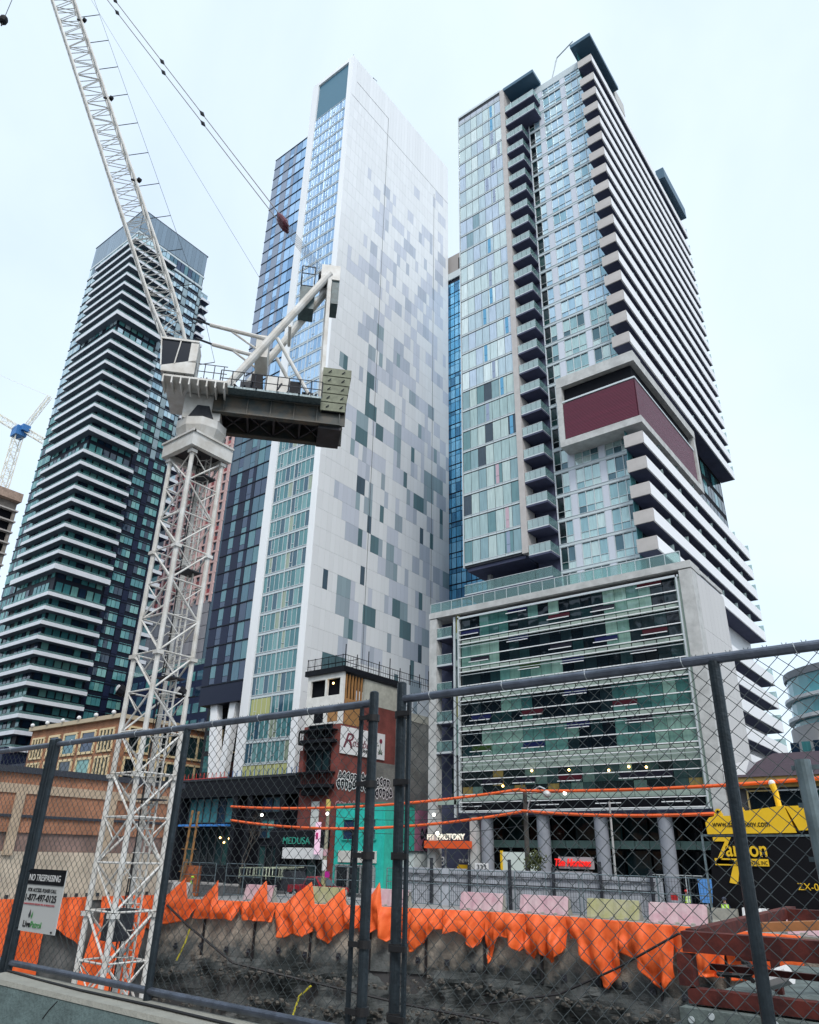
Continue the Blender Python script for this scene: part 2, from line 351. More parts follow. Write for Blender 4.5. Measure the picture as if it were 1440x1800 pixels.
_bm = {}
def bmesh_box(wd, d, h, m):
    k = (round(wd, 3), round(d, 3), round(h, 3), m.name)
    if k not in _bm: _bm[k] = MB().mat(m).box(0, wd, 0, d, 0, h).mesh('piece')
    return _bm[k]
CAMP = Vector((0, 0, 1.6))
class Pieces:
    """alike pieces of one thing: the 300 that show largest become parts, the rest one joined part"""
    def __init__(s, name, parent, limit=300): s.name = name; s.parent = parent; s.items = []; s.limit = limit
    def add(s, wd, d, h, m, loc, rot=0): s.items.append((wd, d, h, m, Vector(loc), rot)); return s
    def flush(s):
        it = sorted(s.items, key=lambda t: -(t[0]*t[2])/max(1, (t[4]-CAMP).length_squared))
        for wd, d, h, m, loc, rot in it[:s.limit]: inst(s.name, bmesh_box(wd, d, h, m), loc, s.parent, rot)
        if len(it) > s.limit:
            mb = MB()
            for wd, d, h, m, loc, rot in it[s.limit:]:
                mb.mat(m); c, sn = math.cos(rot), math.sin(rot)
                P = [(x, y, z) for z in (0, h) for x, y in ((0, 0), (wd, 0), (wd, d), (0, d))]
                mb.hexa([(loc.x+x*c-y*sn, loc.y+x*sn+y*c, loc.z+z) for x, y, z in P])
            o = mb.build(s.name, s.parent); o['kind'] = 'stuff'
FR, SR = 0.0, math.pi/2      # facade turned to the street (-Y) / to the +X side
def text(s, name, parent, loc, rot, size, m, width=None, ext=.03, shear=0, bold=0, align='LEFT'):
    c = bpy.data.curves.new('t', 'FONT'); c.body = s; c.size = size; c.extrude = ext; c.shear = shear; c.offset = bold; c.align_x = align
    o = bpy.data.objects.new('t', c); COL.objects.link(o); bpy.context.view_layer.update()
    me = bpy.data.meshes.new_from_object(o.evaluated_get(bpy.context.evaluated_depsgraph_get()))
    bpy.data.objects.remove(o)
    if width:
        xs = [v.co.x for v in me.vertices]; k = width/(max(xs)-min(xs)); x0 = min(xs) if align == 'LEFT' else 0
        for v in me.vertices: v.co.x = (v.co.x-x0)*k
    me.materials.clear(); me.materials.append(m)
    ro = bpy.data.objects.new(name, me); COL.objects.link(ro); ro.location = loc; ro.rotation_euler = (R(90), 0, rot)
    if parent: ro.parent = parent; ro.matrix_parent_inverse = PINV.get(parent.name, Matrix())
    return ro

GZ = -1.8      # level of the street beyond the pit
# ================================================================== GROUND
mb = MB().mat(pave)
mb.box(-12, 14, -60, 3.9, -.3, 0)
struct('pavement', mb)
EDGE = [(-46.2, 33.0), (-42.6, 34.9), (-38.5, 36.3), (-33.4, 38.9), (-30.4, 39.9), (-25.9, 41.3), (-20.9, 41.9), (-15, 41.0), (-8, 39.9), (40, 39.0)]
def edge_y(x):
    for (a, b), (c, d) in zip(EDGE, EDGE[1:]):
        if a <= x <= c: return b+(d-b)*(x-a)/(c-a)
    return EDGE[0][1] if x < EDGE[0][0] else EDGE[-1][1]
mb = MB().mat(street)
mb.prism([(-600, 33.0)]+EDGE+[(600, 39), (600, 900), (-600, 900)], -12.6, GZ)
struct('street', mb)
mb = MB().mat(pave); mb.box(-400, 400, 60.0, 61.5, GZ, GZ+.13); mb.box(-400, -46.5, 61.5, 66, GZ, GZ+.13)
struct('far_pavement', mb)
mb = MB().mat(rubble); mb.box(-46.2, 60, 4.6, 42, -12.4, -12)
struct('pit_floor', mb)
mb = MB().mat(pave)
mb.box(-700, -46.2, -500, 33, GZ-.4, GZ-.02); mb.box(14, 700, -500, 3.9, -1, -.02); mb.box(-46.2, -12, -500, 3.9, -1, -.02); mb.box(-12, 14, -500, -60, -1, -.02)
mb.box(60, 600, 3.9, 39, GZ-.4, GZ-.02)
struct('ground', mb)

# ================================================================== LEFT TOWER (chevron balconies)
def left_tower():
    t = thing('apartment_tower', 'tall tower wrapped in stacked white chevron balconies behind the crane mast', 'tower', (-153, 76, GZ))
    X0, X1, Y0, Y1, ZT = -165.5, -142.6, 65.85, 86.6, 154.5
    MB().mat(navyf).box(X0+.1, X1-.1, Y0+.1, Y1-.1, 18, ZT-.6).build('body', t)
    MB().mat(navy).box(-167, -141, 63.5, 88, GZ, 18).build('base', t)
    zk = [142.4-2.96*k for k in range(43)]
    gaps = (9, 20, 31)
    low = lambda z: z < 78
    # balconies: one chevron ring per floor
    def bal(thick, cut=0):
        xa, xb, ya, yb = -159.1+cut, -140.6, 64.3, 76.7
        h = 1.05 if thick else .72
        m = MB().mat(mat('shaded_balcony_soffit', (.095, .125, .165), .8, var=.1)).prism([(xa, ya+.1), (xb-.1, ya+.1), (xb-.1, yb), (X1-.2, yb), (X1-.2, Y0+.2), (xa, Y0+.2)], -h, -h+.25)  # dark soffit colour carries the shade below each balcony
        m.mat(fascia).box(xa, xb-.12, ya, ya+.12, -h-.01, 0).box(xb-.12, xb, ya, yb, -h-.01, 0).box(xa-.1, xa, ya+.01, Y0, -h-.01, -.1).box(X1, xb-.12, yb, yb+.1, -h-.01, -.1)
        return m.mesh('balcony')
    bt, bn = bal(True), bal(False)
    gm = MB().mat(guard).box(-159.0, -140.75, 64.36, 64.39, 0, .42).box(-140.7, -140.67, 64.4, 76.6, 0, .42).mesh('glass_guard')
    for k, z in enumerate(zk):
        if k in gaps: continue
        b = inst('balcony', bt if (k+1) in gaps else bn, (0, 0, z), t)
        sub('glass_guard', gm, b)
    pn = Pieces('pane', t); pl = Pieces('fin_window', t); pd = Pieces('rear_pane', t); cl = Pieces('cladding_panel', t)
    for k in range(-1, 42):
        z = 142.4-2.96*k-2.3 if k >= 0 else 0
        if k < 0: continue
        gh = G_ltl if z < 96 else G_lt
        # left curtain-wall strip
        for i in range(8):
            pl.add(.62, .08, 2.35, gh, (X0+.15+i*.76, Y0-.06, z))
        # windows behind the balconies
        for i in range(10):
            if (i*7+k*3) % 5 != 1: pd.add(1.25, .08, 2.0, gh if (i+k) % 3 else G_ltl, (-158.6+i*1.6, Y0-.02, z+.3), FR)
        for i in range(6):
            pd.add(1.35, .08, 2.0, gh if (i+k) % 3 == 0 else G_ltl, (X1+.02, 66.4+i*1.7, z+.3), SR)
        # side wall: two stacks of three panes in navy cladding
        for c in (77.9, 82.5):
            for i in range(3):
                pn.add(.92, .08, 1.95, gh, (X1+.05, c+i*1.02, z+.35), SR)
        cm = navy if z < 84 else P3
        for y, wd in ((76.8, 1.0), (81.1, 1.3), (85.7, .85)):
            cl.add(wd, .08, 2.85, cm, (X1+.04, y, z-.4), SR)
    for p in (pl, pn, pd, cl): p.flush()
    # thin floor lines on the curtain-wall strip and the side wall
    m = MB().mat(darkg)
    for z in zk: m.box(X0-.05, -159.2, Y0-.16, Y0, z-.25, z-.02)
    m.build('floor_line', t)
    m = MB().mat(navyf)
    for z in zk: m.box(X1, X1+.14, 76.8, Y1, z-.35, z-.12)
    m.build('side_floor_line', t)
    # small balconies on the far left edge and on the rear wing
    sm = MB().mat(concd).box(-167.4, X0, 67, 73.5, -.45, -.25).mat(fascia).box(-167.5, -167.4, 67, 73.5, -.5, .1).box(-167.5, X0, 66.9, 67, -.5, .1).mat(guardl).box(-167.45, -167.4, 67, 73.5, .1, .85).mesh('side_balcony')
    for k in range(4, 40): inst('side_balcony', sm, (0, 0, 142.4-2.96*k), t)
    MB().mat(P3).box(-158, -144.0, Y1, 89.6, GZ, 143).build('rear_wing', t)
    sm = MB().mat(concd).box(-144, -142.2, Y1+.3, 89.4, -.5, -.25).mat(fascia).box(-142.2, -142.1, Y1+.3, 89.4, -.55, .25).box(-144, -142.2, Y1+.2, Y1+.3, -.55, .25).mesh('rear_balcony')
    for k in range(1, 40): inst('rear_balcony', sm, (0, 0, 142.4-2.96*k), t)
    rp = Pieces('rear_wing_pane', t)
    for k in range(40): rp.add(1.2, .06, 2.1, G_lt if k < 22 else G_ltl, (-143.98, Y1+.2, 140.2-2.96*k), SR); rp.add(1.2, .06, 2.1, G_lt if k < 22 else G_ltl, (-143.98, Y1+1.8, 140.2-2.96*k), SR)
    rp.flush()
    # crown: one glazed storey, a louvred one, then a screen of pale fins
    m = MB().mat(spand).box(X0-.2, X1+.1, Y0-.15, Y1+.1, 142.6, 143.2).box(X0-.2, X1+.1, Y0-.15, Y1+.1, 146.3, 146.9).build('crown_band', t)
    cp = Pieces('crown_panel', t); cg = Pieces('crown_pane', t)
    cz = mat('crown_screen', (.17, .24, .31), .3, rnd=.10)
    for i in range(19):
        x = X0+.1+i*1.2
        cp.add(1.16, .1, 7.2, cz, (x, Y0-.1, 147.1))
        g = i in (1, 2, 3, 6, 7, 11, 12)
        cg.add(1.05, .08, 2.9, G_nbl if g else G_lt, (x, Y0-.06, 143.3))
    for i in range(17):
        y = Y0+.1+i*1.2
        cp.add(1.16, .1, 7.2, cz, (X1+.1, y, 147.1), SR)
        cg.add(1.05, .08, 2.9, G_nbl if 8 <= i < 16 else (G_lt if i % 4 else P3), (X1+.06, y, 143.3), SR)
    cp.flush(); cg.flush()
    MB().mat(coping).box(X0-.1, X1+.15, Y0-.2, Y1+.1, ZT-.2, ZT).build('parapet', t)
left_tower()

# ================================================================== WHITE TOWER
def white_tower():
    t = thing('white_tower', 'tallest slab with white, grey and teal chequered side and narrow glazed front', 'tower', (-74.5, 83, GZ))
    X0, X1, Y0, Y1, ZT = -80.3, -68.8, 66.0, 99.7, 149.6
    MB().mat(white).box(X0+.02, X1-.08, Y0+.5, Y1, 8, ZT-.5).build('body', t)
    fj = MB().mat(white)
    MB().mat(white).box(X0, -78.6, Y0, Y0+.5, 10.6, ZT).build('pier', t)
    MB().mat(white).box(-70.05, X1-.02, Y0, Y0+.5, 10.6, ZT).build('pier', t)
    MB().mat(white).box(-78.6, -70.05, Y0, Y0+.5, 148.6, ZT).build('lintel', t)
    m = MB().mat(mat('slate_screen', (.05, .15, .22), .45)).box(-78.6, -70.05, Y0+.35, Y0+.45, 137.95, 148.6)
    m.build('screen', t)
    z0, H, N = 11.8, 2.93, 43
    # window frames: two units a floor, panes in them
    um = MB().mat(alu)
    W = 4.2
    xs = [0, .78, 1.36, 2.3, 3.25, 4.2]
    for x in xs: um.box(x-.03, x+.03, -.06, .05, .42, H)
    um.box(0, W, -.08, .02, .36, .44).box(0, W, -.08, .02, H-.04, H+.06).box(.78, 1.36, -.06, .02, 1.15, 1.22)
    um.mat(spand).box(0, W, -.02, .06, .08, .36)
    um = um.mesh('window_frame')
    pn = Pieces('pane', t)
    for k in range(N):
        z = z0+H*k-(1.2 if k == 0 else 0)*0
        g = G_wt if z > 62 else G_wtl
        for hx in (-78.55, -74.3):
            inst('window_frame', um, (hx, Y0+.25, z-.05), t)
            for a, b in zip(xs, xs[1:]):
                pn.add(b-a-.06, .04, 2.42, g, (hx+a+.03, Y0+.26, z+.42))
    pn.flush()
    MB().mat(alu).box(-74.35, -74.25, Y0+.12, Y0+.3, z0, 137.9).build('mullion', t)
    # chequered panels on the long side
    rnd = random.Random(11)
    pp = Pieces('panel', t)
    rows = 43; cols = [(66.02, 1.22, 0), (67.26, 1.22, 0)]+[(68.5+i*.975, .955, 1) for i in range(32)]
    pal = [P0, P1, P2, P25, P3, P4, P5]
    for r in range(-1, rows):
        z = z0+H*r; tt = max(0, min(1, (z-12)/118)); c = 0
        while c < len(cols):
            y, wd, kind = cols[c]
            if kind == 0:
                pp.add(wd, .1, H-.03, P0, (X1, y, z), SR); c += 1; continue
            run = rnd.choice([1, 1, 1, 2, 2, 3]); u = (c-2)/32
            edge = 1.0 if u < .72 else .8
            if u < .07 and rnd.random() < .8 or u > .93 and rnd.random() < .7: idx = 0
            else:
                d = rnd.random()
                dark_ = (1-tt)**1.1
                if z > 122: idx = 0 if d < .93 else 1
                elif d < .46: idx = 0
                elif d < .46+.16: idx = 1
                elif d < .46+.16+.05+.14*tt: idx = 2
                elif d < .80: idx = 3 if dark_ > .34 else 1
                elif d < .90-.05*dark_: idx = 4 if dark_ > .22+.25*u else 1
                elif d < .965-.02*dark_: idx = 5 if dark_ > .42+.1*u else (4 if dark_ > .3 and u < .3 else 1)
                else: idx = 6 if dark_ > .62 else (5 if dark_ > .42 and u < .25 else 0)
            for q in range(run):
                if c >= len(cols): break
                y, wd, kind = cols[c]
                pp.add(wd, .1, H-.03, pal[idx], (X1, y, z), SR); c += 1
    for i, (y, wd, kind) in enumerate(cols):
        pp.add(wd, .1, 11.6, P0, (X1, y, 137.9), SR)
    pp.flush()
    MB().mat(darkg).box(X1-.09, X1-.05, Y0+.3, Y1-.05, 9, ZT-.3).build('joint_backing', t)
    m = MB().mat(darkg).box(X1-.02, X1+.03, 77.6, 77.66, 20, 143).box(X1-.02, X1+.03, 94.2, 94.26, 20, 136).box(X1-.02, X1+.03, 67.5, 77.6, 142.9, 142.96)
    m.build('movement_joint', t)
    m = MB().mat(darkg).box(-69.6, -69.5, 66.6, 66.7, ZT, ZT+1.6).box(-69.3, -69.2, 72.6, 72.7, ZT, ZT+1.2).bar((-69.3, 72.6, ZT+1.2), (-69.0, 73.6, ZT+.9), .08).build('roof_aerial', t)
    MB().mat(mat('yellow_lit_blind', (.40, .42, .17), .6)).box(-78.3, -74.6, Y0+.2, Y0+.3, 17.9, 20.4).build('blind', t)
    MB().mat(MATS['yellow_lit_blind']).box(-78.5, -70.1, Y0+.1, Y0+.2, 10.5, 11.9).build('base_panel', t)
    m = MB().mat(alu)
    for i in range(12): m.box(-78.5+i*.76, -78.46+i*.76, Y0+.04, Y0+.1, 10.5, 11.9)
    m.box(-78.5, -70.1, Y0+.04, Y0+.12, 11.85, 11.95).build('base_mullion', t)
white_tower()

def navy_block():
    t = thing('navy_tower', 'dark navy clad block raised on V columns beside the white tower', 'tower', (-85, 80, GZ))
    X0, X1, Y0, ZT, ZB = -90.3, -80.32, 66.5, 135.3, 20.7
    MB().mat(navyf).box(X0+.1, X1, Y0+.1, 95, ZB, ZT).build('body', t)
    MB().mat(navy).box(X0, X1-.01, Y0-.02, Y0+.1, ZB, ZB+2.7).build('lower_band', t)
    H, z0 = 2.93, 23.5; Wt = X1-X0
    cl = Pieces('cladding_panel', t); pn = Pieces('pane', t)
    for k in range(38):
        z = z0+H*k; hi = z > 60
        g = G_nb if z > 72 else G_nbl
        cm = navy if z < 58 else mat('navy_cladding_hazed', (.06, .10, .14), .35, rnd=.2) if z < 75 else mat('navy_cladding_hazed_top', (.22, .27, .36), .35, rnd=.12)  # upper navy cladding drawn paler: haze and reflection put into its colour
        for a, b in ((.0, .17), (.29, .46), (.58, .655), (.965, 1.)):
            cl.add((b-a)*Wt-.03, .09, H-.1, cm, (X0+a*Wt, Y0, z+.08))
        for a in (.175, .465):
            pn.add(.11*Wt, .06, 1.75, g, (X0+a*Wt, Y0+.02, z+1.05)); pn.add(.11*Wt, .06, .82, g, (X0+a*Wt, Y0+.02, z+.17))
        for a in (.66, .815): pn.add(.145*Wt, .06, 2.65, g, (X0+a*Wt, Y0+.02, z+.17))
    cl.flush(); pn.flush()
    m = MB().mat(navyf)
    for k in range(39): m.box(X0-.03, X1, Y0-.1, Y0+.02, z0+H*k-.06, z0+H*k+.07)
    m.build('ledge', t)
    # strip of bay windows on the far corner
    MB().mat(darkg).box(-92.6, X0, 70, 92, GZ, 104).build('side_wing', t)
    sp = Pieces('side_pane', t)
    for k in range(30): sp.add(1.1, .08, 2.2, G_nb if k > 8 else G_ltl, (-91.9, 69.94, 12+H*k))
    sp.flush()
    m = MB().mat(white)
    def col(xt0, xt1, xb0, xb1, y):
        MB().mat(white).hexa([(xb0, y, 9.5), (xb1, y, 9.5), (xb1, y+.95, 9.5), (xb0, y+.95, 9.5), (xt0, y, ZB), (xt1, y, ZB), (xt1, y+.95, ZB), (xt0, y+.95, ZB)]).build('slanted_column', t)
    col(-88.1, -86.6, -86.5, -84.7, 67.0); col(-83.9, -82.6, -84.65, -83.5, 67.01)
    MB().mat(dark).box(-90, -80.36, 69.5, 94, GZ, ZB).build('core_wall', t)
    MB().mat(mat('dark_red_lobby', (.07, .01, .012), .7)).box(-89.5, -80.5, 69.3, 69.45, 9.5, 13).build('lobby_wall', t)
    fr = MB().mat(cream)
    for i in range(5): fr.bar((-89+i*2.1, 68.8, 9.5), (-89+i*2.1, 68.8, 17.5), .16)
    fr.bar((-89.5, 68.8, 14.2), (-80.5, 68.8, 14.2), .12).build('glazing_bar', t)
navy_block()
# ================================================================== RIGHT TOWER ON ITS PODIUM
def right_tower():
    t = thing('condo_tower', 'broad glass tower with a maroon louvred box, white side balconies and green glass podium', 'tower', (-31, 78, GZ))
    H = 2.93
    # --- left glass volume
    MB().mat(darkg).box(-42.1, -34.7, 64.2, 92, 31.0, 106.3).build('left_volume', t)
    LP = Pieces('pane', t); OP = Pieces('vent_pane', t); rnd = random.Random(5)
    for k in range(25):
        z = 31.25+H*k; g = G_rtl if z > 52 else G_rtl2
        for i in range(7):
            x = -42.1+i*1.06
            LP.add(1.02, .05, 2.5, g, (x, 64.14, z+.32))
        if rnd.random() < .8:
            i = rnd.choice([3, 4, 5, 6, 6, 5]); x = -42.1+i*1.06+.2
            m = rnd.choice([OPS[0], OPS[1], OPS[2], OPS[2], OPS[2]]) if z > 45 else rnd.choice(OPS)
            OP.add(.42, .05, 1.5, m, (x, 64.1, z+1.32)); OP.add(.42, .05, .92, m, (x, 64.1, z+.34))
    for i in range(7):
        LP.add(1.02, .05, 1.0, P2, (-42.1+i*1.06, 64.14, 104.6))
    LP.flush(); OP.flush()
    m = MB().mat(alu)
    for k in range(26):
        z = 31.25+H*k; m.box(-42.18, -34.72, 64.09, 64.18, z, z+.045).box(-42.18, -34.72, 64.09, 64.18, z+.26, z+.305)
    m.mat(spand)
    for k in range(26): z = 31.25+H*k; m.box(-42.15, -34.72, 64.12, 64.2, z+.05, z+.26)
    m.build('floor_band', t)
    m = MB().mat(darkg)
    for i in range(8): m.box(-42.13+i*1.06, -42.10+i*1.06, 64.12, 64.19, 31.2, 106)
    m.build('mullion', t)
    MB().mat(alu).box(-42.25, -42.13, 64.02, 64.3, 31, 106.6).box(-42.25, -34.7, 64.10, 64.3, 106.3, 106.7).build('edge_trim', t)
    MB().mat(concd).box(-41.9, -34.5, 64.4, 80, 30.6, 31.0).build('soffit', t)
    MB().mat(conc).box(-40.6, -40.2, 66.5, 67, 25.7, 30.6).build('pilotis', t)
    MB().mat(G_podl).box(-41.0, -31, 70, 70.2, 25.7, 30.6).build('lobby_glass', t)
    MB().mat(beige).box(-34.68, -33.95, 63.95, 65.9, 31.0, 106.2).build('pier', t)
    # --- core and mid facade
    MB().mat(dark).box(-34.2, -22.35, 66.3, 103.2, 24, 104.0).build('core', t)
    MB().mat(concd).box(-34.0, -31.2, 66.25, 66.29, 26, 104).build('recess_wall', t)
    bays = [(-31.2, -29.55, 2), (-28.75, -25.95, 3), (-25.2, -22.4, 3)]
    MP = Pieces('mid_pane', t); fr = {}
    for a, b, n in bays:
        wd = b-a; m = MB().mat(alu)
        for i in range(n+1): m.box(i*wd/n-.035, i*wd/n+.035, -.08, .05, .35, H)
        m.box(0, wd, -.06, .03, .32, .38).box(0, wd, -.06, .03, 1.16, 1.2).box(0, wd, -.08, .03, H-.08, H)
        fr[a] = m.mesh('window_frame')
    cb = MB().mat(spand).box(-31.3, -22.4, 65.98, 66.2, -.02, .3).box(-31.3, -22.4, 65.93, 66.1, .3, .34)
    cb.mat(P1).box(-29.5, -28.8, 66.02, 66.2, .34, H).box(-25.9, -25.25, 66.02, 66.2, .34, H).box(-31.3, -31.22, 66.0, 66.2, .3, H)
    cb.mat(navyf).box(-31.3, -22.4, 66.06, 66.2, -.12, -.02)
    cb = cb.mesh('spandrel')
    for k in range(27):
        z = 25.7+H*k
        if z > 103: continue
        inst('spandrel', cb, (0, 0, z), t)
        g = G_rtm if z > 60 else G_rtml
        for a, b, n in bays:
            inst('window_frame', fr[a], (a, 66.12, z), t); wd = b-a
            for i in range(n):
                gg = G_dk if (a == -31.2 and i == 0) else g
                MP.add(wd/n-.07, .04, .74, gg, (a+i*wd/n+.035, 66.13, z+.4))
                MP.add(wd/n-.07, .04, 1.62, gg, (a+i*wd/n+.035, 66.13, z+1.22))
    MP.flush()
    MB().mat(spand).box(-31.3, -22.3, 66.0, 66.3, 103.6, 104.9).build('roof_band', t)
    # --- balcony stack in the recess
    def stack(xr):
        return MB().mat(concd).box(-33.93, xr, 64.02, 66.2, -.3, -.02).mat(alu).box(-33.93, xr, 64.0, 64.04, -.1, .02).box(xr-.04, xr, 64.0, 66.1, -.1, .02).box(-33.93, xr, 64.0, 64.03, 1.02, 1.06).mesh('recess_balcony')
    def gmesh(xr):
        m = MB().mat(guardl)
        n = 4
        for i in range(n): m.box(-33.9+i*(xr+33.9)/n+.02, -33.9+(i+1)*(xr+33.9)/n-.02, 64.01, 64.03, .02, 1.02)
        m.mat(guard)
        for i in range(3): m.box(xr-.03, xr-.01, 64.06+i*.68, 64.06+i*.68+.62, .02, 1.02)
        return m.mesh('glass_guard')
    s1, g1, s2, g2 = stack(-31.33), gmesh(-31.33), stack(-29.2), gmesh(-29.2)
    for k in range(0, 26):
        z = 31.0+H*k-.3; top = k >= 23
        if z > 103: continue
        b = inst('recess_balcony', s2 if top else s1, (0, 0, z), t); sub('glass_guard', g2 if top else g1, b)
    # long low balcony under the left volume
    b = MB().mat(concd).box(-42.1, -31.3, 64.02, 70, 27.5, 27.8).mat(alu).box(-42.1, -31.3, 63.98, 64.02, 27.7, 27.82).box(-42.1, -31.3, 63.98, 64.02, 28.85, 28.9).build('long_balcony', t)
    m = MB().mat(guard)
    for i in range(11): m.box(-42.1+i*.98+.02, -42.1+(i+1)*.98-.02, 64.0, 64.03, 27.82, 28.85)
    for i in range(3): m.box(-31.33, -31.3, 64.06+i*.68, 64.68+i*.68, 27.82, 28.85)
    sub('glass_guard', m, b)
    # --- long side balconies, one a floor
    zs = [29.6+2.9*j for j in range(5)]+[53.9+2.93*i for i in range(16)]+[101.7]
    low = [26.7-2.93*j for j in range(1, 9)]
    def side(front, y0=64.0, hh=1.35):
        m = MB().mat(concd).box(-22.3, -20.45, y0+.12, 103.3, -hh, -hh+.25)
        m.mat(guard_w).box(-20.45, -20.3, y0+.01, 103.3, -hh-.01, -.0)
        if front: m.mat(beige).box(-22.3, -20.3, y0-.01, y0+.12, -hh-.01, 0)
        m.mat(guardl).box(-22.3, -20.3, 103.3, 103.34, -hh, .9)
        return m.mesh('side_balcony')
    sfm, slm = side(True), side(False, 71.4)
    fin = MB().mat(guardl).box(-22.2, -20.5, 0, .04, -.1, 1.0).mesh('divider')
    for z in zs:
        b = inst('side_balcony', sfm, (0, 0, z), t)
        for i in range(1, 7): sub('divider', fin, b, (0, 64+i*5.6, 0))
    for z in low: inst('side_balcony', slm, (0, 0, z), t)
    SP = Pieces('side_pane', t)
    for k in range(34):
        for i in range(24): SP.add(1.4, .05, 2.0, G_dk if i % 3 else G_ltl, (-22.32, 64.6+i*1.6, 6+H*k), SR)
    SP.flush()
    MB().mat(white).box(-22.34, -22.3, 71.5, 103.2, -1, 30).build('side_wall', t)
    # --- maroon louvred box
    MB().mat(conc).box(-29.3, -20.2, 63.9, 66.2, 42.2, 43.0).box(-22.4, -20.2, 66.2, 84, 42.2, 43.0).build('box_floor', t)
    MB().mat(conc).box(-29.3, -20.2, 63.9, 66.2, 49.9, 51.2).box(-22.4, -20.2, 66.2, 84, 49.9, 51.0).build('box_roof', t)
    MB().mat(conc).box(-29.35, -28.7, 63.92, 66.2, 43, 49.9).build('box_pier', t)
    MB().mat(conc).box(-22.3, -20.25, 83.3, 84, 43, 49.9).build('box_pier', t)
    MB().mat(dark).box(-28.6, -20.8, 64.5, 83, 43.2, 49.8).build('plant_room', t)
    lv = Pieces('louvre', t)
    for i in range(26):
        z = 43.12+i*.175
        lv.add(8.15, .07, .14, maroon, (-28.65, 64.0, z)); lv.add(18.7, .07, .14, maroon, (-20.4, 64.1, z), SR)
    lv.flush()
    MB().mat(alu).box(-28.7, -20.35, 63.93, 64.05, 47.75, 47.95).box(-20.46, -20.33, 64.05, 83, 47.75, 47.95).build('box_rail', t)
    # --- canopies, penthouse, window-cleaning arm
    nvc = mat('canopy_soffit', (.045, .11, .17), .5)
    MB().mat(nvc).box(-22.9, -19.9, 63.4, 73.2, 104.55, 105.2).build('canopy', t)
    MB().mat(nvc).box(-20.9, -19.6, 90.9, 101.6, 103.2, 105.4).build('canopy', t)
    MB().mat(nvc).box(-34.0, -29.0, 63.9, 66.4, 105.6, 106.2).build('canopy', t)
    MB().mat(nvc).box(-34.0, -29.0, 66.2, 66.4, 103.5, 105.6).build('canopy_wall', t)
    MB().mat(mat('penthouse_panel', (.50, .50, .48), .6)).box(-30, -20.6, 73.4, 77.2, 103.5, 106.2).build('penthouse', t)
    a = MB().mat(alu).tube([(-27.3, 66.8, 104), (-27.3, 66.8, 106.2), (-26.1, 66.4, 109.2), (-23.0, 65.2, 108.6)], .1, 6).bar((-27.3, 66.8, 106.0), (-26.4, 66.5, 109.0), .06)
    a.build('davit_arm', t)

    # ================= podium
    PX0, PX1, PY = -45.4, -17.1, 62.0
    MB().mat(dark).box(-41.9, PX1-.2, 62.9, 71.2, 5.6, 24.9).build('podium_core', t)
    MB().mat(conc).box(PX0-.05, PX1+.02, PY-.05, 64.5, 25.05, 25.7).box(PX0, PX1, 64.5, 71.4, 25.2, 25.6).build('roof_slab', t)
    rp = MB().mat(alu); gp = Pieces('terrace_glass', t)
    for i in range(21):
        x = PX0+.1+i*1.37; rp.box(x-.025, x+.025, PY+.06, PY+.12, 25.7, 26.75)
        if i < 20: gp.add(1.31, .03, .95, guard, (x+.03, PY+.08, 25.75))
    rp.box(PX0+.1, PX0+27.5, PY+.05, PY+.13, 26.72, 26.78); rp.build('terrace_rail', t)
    gp.flush()
    MB().mat(conc).box(PX0, PX0+.95, PY, PY+1.0, GZ, 24.95).build('corner_column', t)
    MB().mat(concd).box(PX0+.1, -41.9, 64.2, 64.5, GZ, 24.95).build('recess_back', t)
    MB().mat(alu).box(-42.5, -42.25, 62.3, 62.55, 5.0, 24.9).build('recess_post', t)
    sb = MB().mat(concd).box(PX0+.95, -42.55, 62.1, 64.2, -.28, -.02).mat(alu).box(PX0+.95, -42.55, 62.06, 62.1, .98, 1.03).box(PX0+.95, -42.55, 62.05, 62.12, -.2, .0).mesh('podium_balcony')
    sg = MB().mat(guard).box(PX0+1.0, PX0+1.9, 62.07, 62.1, .02, .98).box(PX0+1.95, -42.58, 62.07, 62.1, .02, .98).mesh('glass_guard')
    slit = MB().mat(spandg).box(-42.2, -41.65, 62.3, 62.4, -.4, .25).mesh('slit_spandrel')
    RP = Pieces('recess_pane', t)
    for j in range(5):
        z = 22.85-2.93*j
        b = inst('podium_balcony', sb, (0, 0, z), t); sub('glass_guard', sg, b); inst('slit_spandrel', slit, (0, 0, z), t)
        RP.add(.9, .04, 2.0, G_dk, (-43.6, 64.15, z)); RP.add(.5, .04, 2.4, G_pod, (-42.2, 62.42, z+.3))
    RP.add(1.2, .04, 3.2, G_dk, (-44.0, 64.15, 6.6)); RP.flush()
    MB().mat(spandg).box(PX0+.95, -41.65, 62.3, 62.5, 6.2, 6.7).box(PX0+.95, -41.65, 62.3, 62.5, 3.3, 3.6).build('recess_beam', t)
    # glazed front: spandrels, panes, coloured strips and white rods
    gx0, gx1, n = -41.5, -18.75, 20; cw = (gx1-gx0)/n; Yg = PY+.35
    PP = Pieces('podium_pane', t); SPN = Pieces('podium_spandrel', t); CS = Pieces('coloured_strip', t); RD = Pieces('rod', t)
    rnd = random.Random(21)
    for j in range(5):
        zf = 22.05-2.93*j
        run = 0
        for i in range(n):
            x = gx0+i*cw
            if run == 0: run = rnd.choice([1, 2, 2, 3, 4]); gm_ = rnd.choice([G_pD, G_pD, G_pD, G_pD, G_pC, G_pC, G_pT] if j < 3 else [G_pD, G_pD, G_pD, G_pD, G_pC, G_pT])
            run -= 1
            SPN.add(cw-.09, .05, .42, spandg, (x+.045, Yg-.02, zf-.36))
            PP.add(cw-.04, .04, .98, gm_, (x+.02, Yg, zf+.12)); PP.add(cw-.04, .04, 1.34, gm_ if rnd.random() > .1 else G_pC, (x+.02, Yg, zf+1.13))
